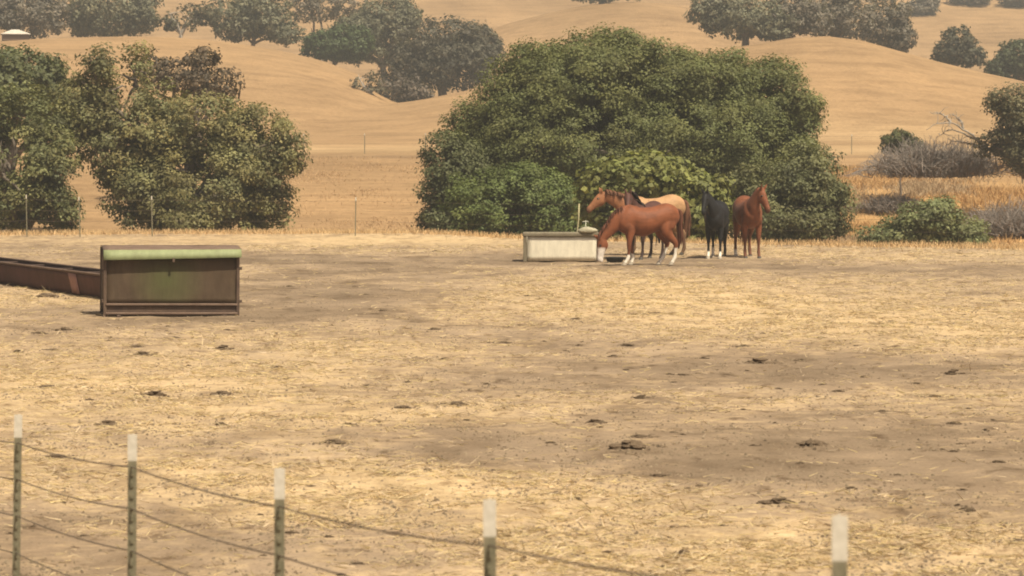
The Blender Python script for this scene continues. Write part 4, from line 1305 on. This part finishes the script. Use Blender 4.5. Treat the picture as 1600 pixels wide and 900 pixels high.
# ---------------------------------------------------------------- dead brush, fallen limb, shed
def twig_mass(name, label, center, rad, n, seed, floor, cat='brush', length=(.7, 1.6)):
    rng = np.random.default_rng(seed)
    root = thing(name, label, cat, (center[0], center[1], floor))
    tubes = []
    for k in range(n):
        b = np.array([rng.normal() * rad[0] * .45, rng.normal() * rad[1] * .45, rng.random() * rad[2] * .5])
        d = unit(np.array([rng.normal() * .8 + b[0] / rad[0] * .5, rng.normal() * .8, abs(rng.normal()) * .75 + .12]))
        ln = rng.uniform(*length)
        e = b + d * ln * np.array([1, 1, rad[2] / 1.6 + .25]); e[2] = min(e[2], rad[2] * 1.9 * (1 - (e[0] / (rad[0] * 1.5)) ** 2) + .05); e[2] = max(e[2], .05)
        p = curved(b, e, .12, 4, rng, .1)
        tubes.append((p, np.array([1, .8, .6, .3]) * rng.uniform(.012, .024)))
    o = add_obj('twigs', tubes_mesh('twigs', tubes, 3, False), M['twig'], root)
    o['kind'] = 'stuff'
    return root

def build_brush():
    b = ground_at(1462, 131)
    c = at(1462, 268, 131)
    twig_mass('dead_brush', 'big tangle of grey dead brush on the orange bank', b, (2.6, 1.5, 1.25), 2600, 3, max(b[2], c[2] - .2) - .1)
    b = ground_at(1395, 131)
    twig_mass('dead_brush', 'low spread of grey brush at the foot of the small green shrub', b, (1.2, .9, .8), 800, 4, b[2], length=(.4, 1.0))
    b = ground_at(1585, 122)
    twig_mass('dead_brush', 'pale grey brush under the ragged oak', b, (1.9, 1.2, 1.1), 1300, 5, b[2])
    b = ground_at(1392, 90)
    twig_mass('dead_weeds', 'dry brownish weeds at the foot of the low green shrub', b, (1.0, .5, .3), 320, 6, b[2] + .15, 'weeds', (.3, .8))
    b = ground_at(1560, 90)
    twig_mass('dead_weeds', 'dry brownish weeds past the end of the low green shrub', b, (1.1, .5, .35), 320, 7, b[2] + .15, 'weeds', (.3, .8))
    # fallen limb arching out of the ragged oak
    d = 129.5
    pt = lambda px, py, dd=0: at(px, py, d + dd)
    base = pt(1625, 258)
    root = thing('fallen_limb', 'bare pale fallen limb arching over the grey dead brush', 'limb', base)
    inv = Matrix.Translation(-Vector(base))
    main = np.array([pt(1640, 262, .5), pt(1600, 248), pt(1565, 238), pt(1540, 232, -.3), pt(1520, 228, -.5)])
    pr, rr = resample(main, [(.15,), (.13,), (.11,), (.09,), (.07,)], 12)
    o = add_obj('trunk', tubes_mesh('trunk', [(pr, rr[:, 0])], 7), M['pale_bark'], root); o.matrix_parent_inverse = inv
    arms = [[(1538, 232), (1522, 214), (1505, 200), (1485, 192), (1462, 194), (1448, 204)], [(1545, 234), (1530, 222), (1500, 206), (1478, 205), (1462, 216)], [(1530, 228), (1512, 224), (1490, 222), (1470, 232)], [(1560, 238), (1550, 222), (1548, 208)], [(1575, 240), (1590, 262), (1600, 280)], [(1505, 200), (1500, 186), (1488, 178)], [(1485, 192), (1478, 182), (1465, 176)]]
    for k, a in enumerate(arms):
        q = np.array([pt(x, y, -.3 + .25 * ((k * 7) % 5 - 2) * (i / len(a))) for i, (x, y) in enumerate(a)])
        jr = np.random.default_rng(k)
        pr, rr = resample(q, [(v,) for v in np.linspace(.06, .012, len(a))], 14)
        pr[1:] += jr.normal(size=(13, 3)) * .035
        tw = [(pr, rr[:, 0])]
        for i in jr.integers(3, 14, 9):
            e = pr[i] + unit(jr.normal(size=3) + [-.3, 0, .5]) * jr.uniform(.2, .6)
            tw.append((curved(pr[i], e, .03, 4, jr, .15), np.linspace(.02, .005, 4)))
        o = add_obj('branch', tubes_mesh('branch', tw, 6), M['pale_bark'], root); o.matrix_parent_inverse = inv
    # a low pale-roofed shed just over the brow of the left hill
    M['roof'] = mat_noise('pale_sheet_roof', (0.50, 0.44, 0.36), (0.66, 0.60, 0.50), 2, 0.6, 0.2, 0.01, 0.3, 0, (6, 1, 1))
    M['shed_wall'] = mat_noise('shed_boards', (0.13, 0.085, 0.06), (0.20, 0.14, 0.10), 5, 0.9, 0.4, 0.01, 0.1, 0, (8, 8, 1))
    d = 265.0
    q = at(24, 61, d)
    g = hgt(q[0], d)
    s = thing('shed', 'low shed with a shallow pale roof beside the grey oak on the hill', 'shed', (q[0], d, g - .05), math.radians(12))
    wv = at(47, 61, d)[0] - at(2, 61, d)[0]
    hh = max(q[2] - g + .05, .55)
    bx('wall', (wv * .9, 1.9, hh), (0, 0, hh / 2), M['shed_wall'], s, .01)
    V = [(-wv / 2, -1.2, hh), (wv / 2, -1.2, hh), (wv / 2, 1.2, hh), (-wv / 2, 1.2, hh), (-wv * .12, 0, hh + .42), (wv * .12, 0, hh + .42)]
    V = V + [(x, y, z + .05) for x, y, z in V]
    Fc = [(6, 7, 11, 10), (7, 8, 11), (8, 9, 10, 11), (9, 6, 10), (1, 0, 4, 5), (2, 1, 5), (3, 2, 5, 4), (0, 3, 4), (0, 1, 7, 6), (1, 2, 8, 7), (2, 3, 9, 8), (3, 0, 6, 9)]
    me = bpy.data.meshes.new('roof'); me.from_pydata(V, [], Fc); me.update()
    add_obj('roof', me, M['roof'], s)

build_brush()

# ---------------------------------------------------------------- hazy summer air
def build_haze():
    m = bpy.data.materials.new('smoky_air'); m.use_nodes = True
    N, L = m.node_tree.nodes, m.node_tree.links
    N.clear()
    v = N.new('ShaderNodeVolumePrincipled')
    v.inputs['Color'].default_value = (0.94, 0.92, 0.84, 1)
    v.inputs['Density'].default_value = 0.00085
    v.inputs['Anisotropy'].default_value = 0.2
    o = N.new('ShaderNodeOutputMaterial')
    L.new(v.outputs[0], o.inputs['Volume'])
    me = box_mesh('haze', (560, 930, 94), (0, 425, 43), 0)
    ob = add_obj('haze', me, m)
    tag(ob, 'thin smoky haze hanging over the hills', kind='stuff')
build_haze()
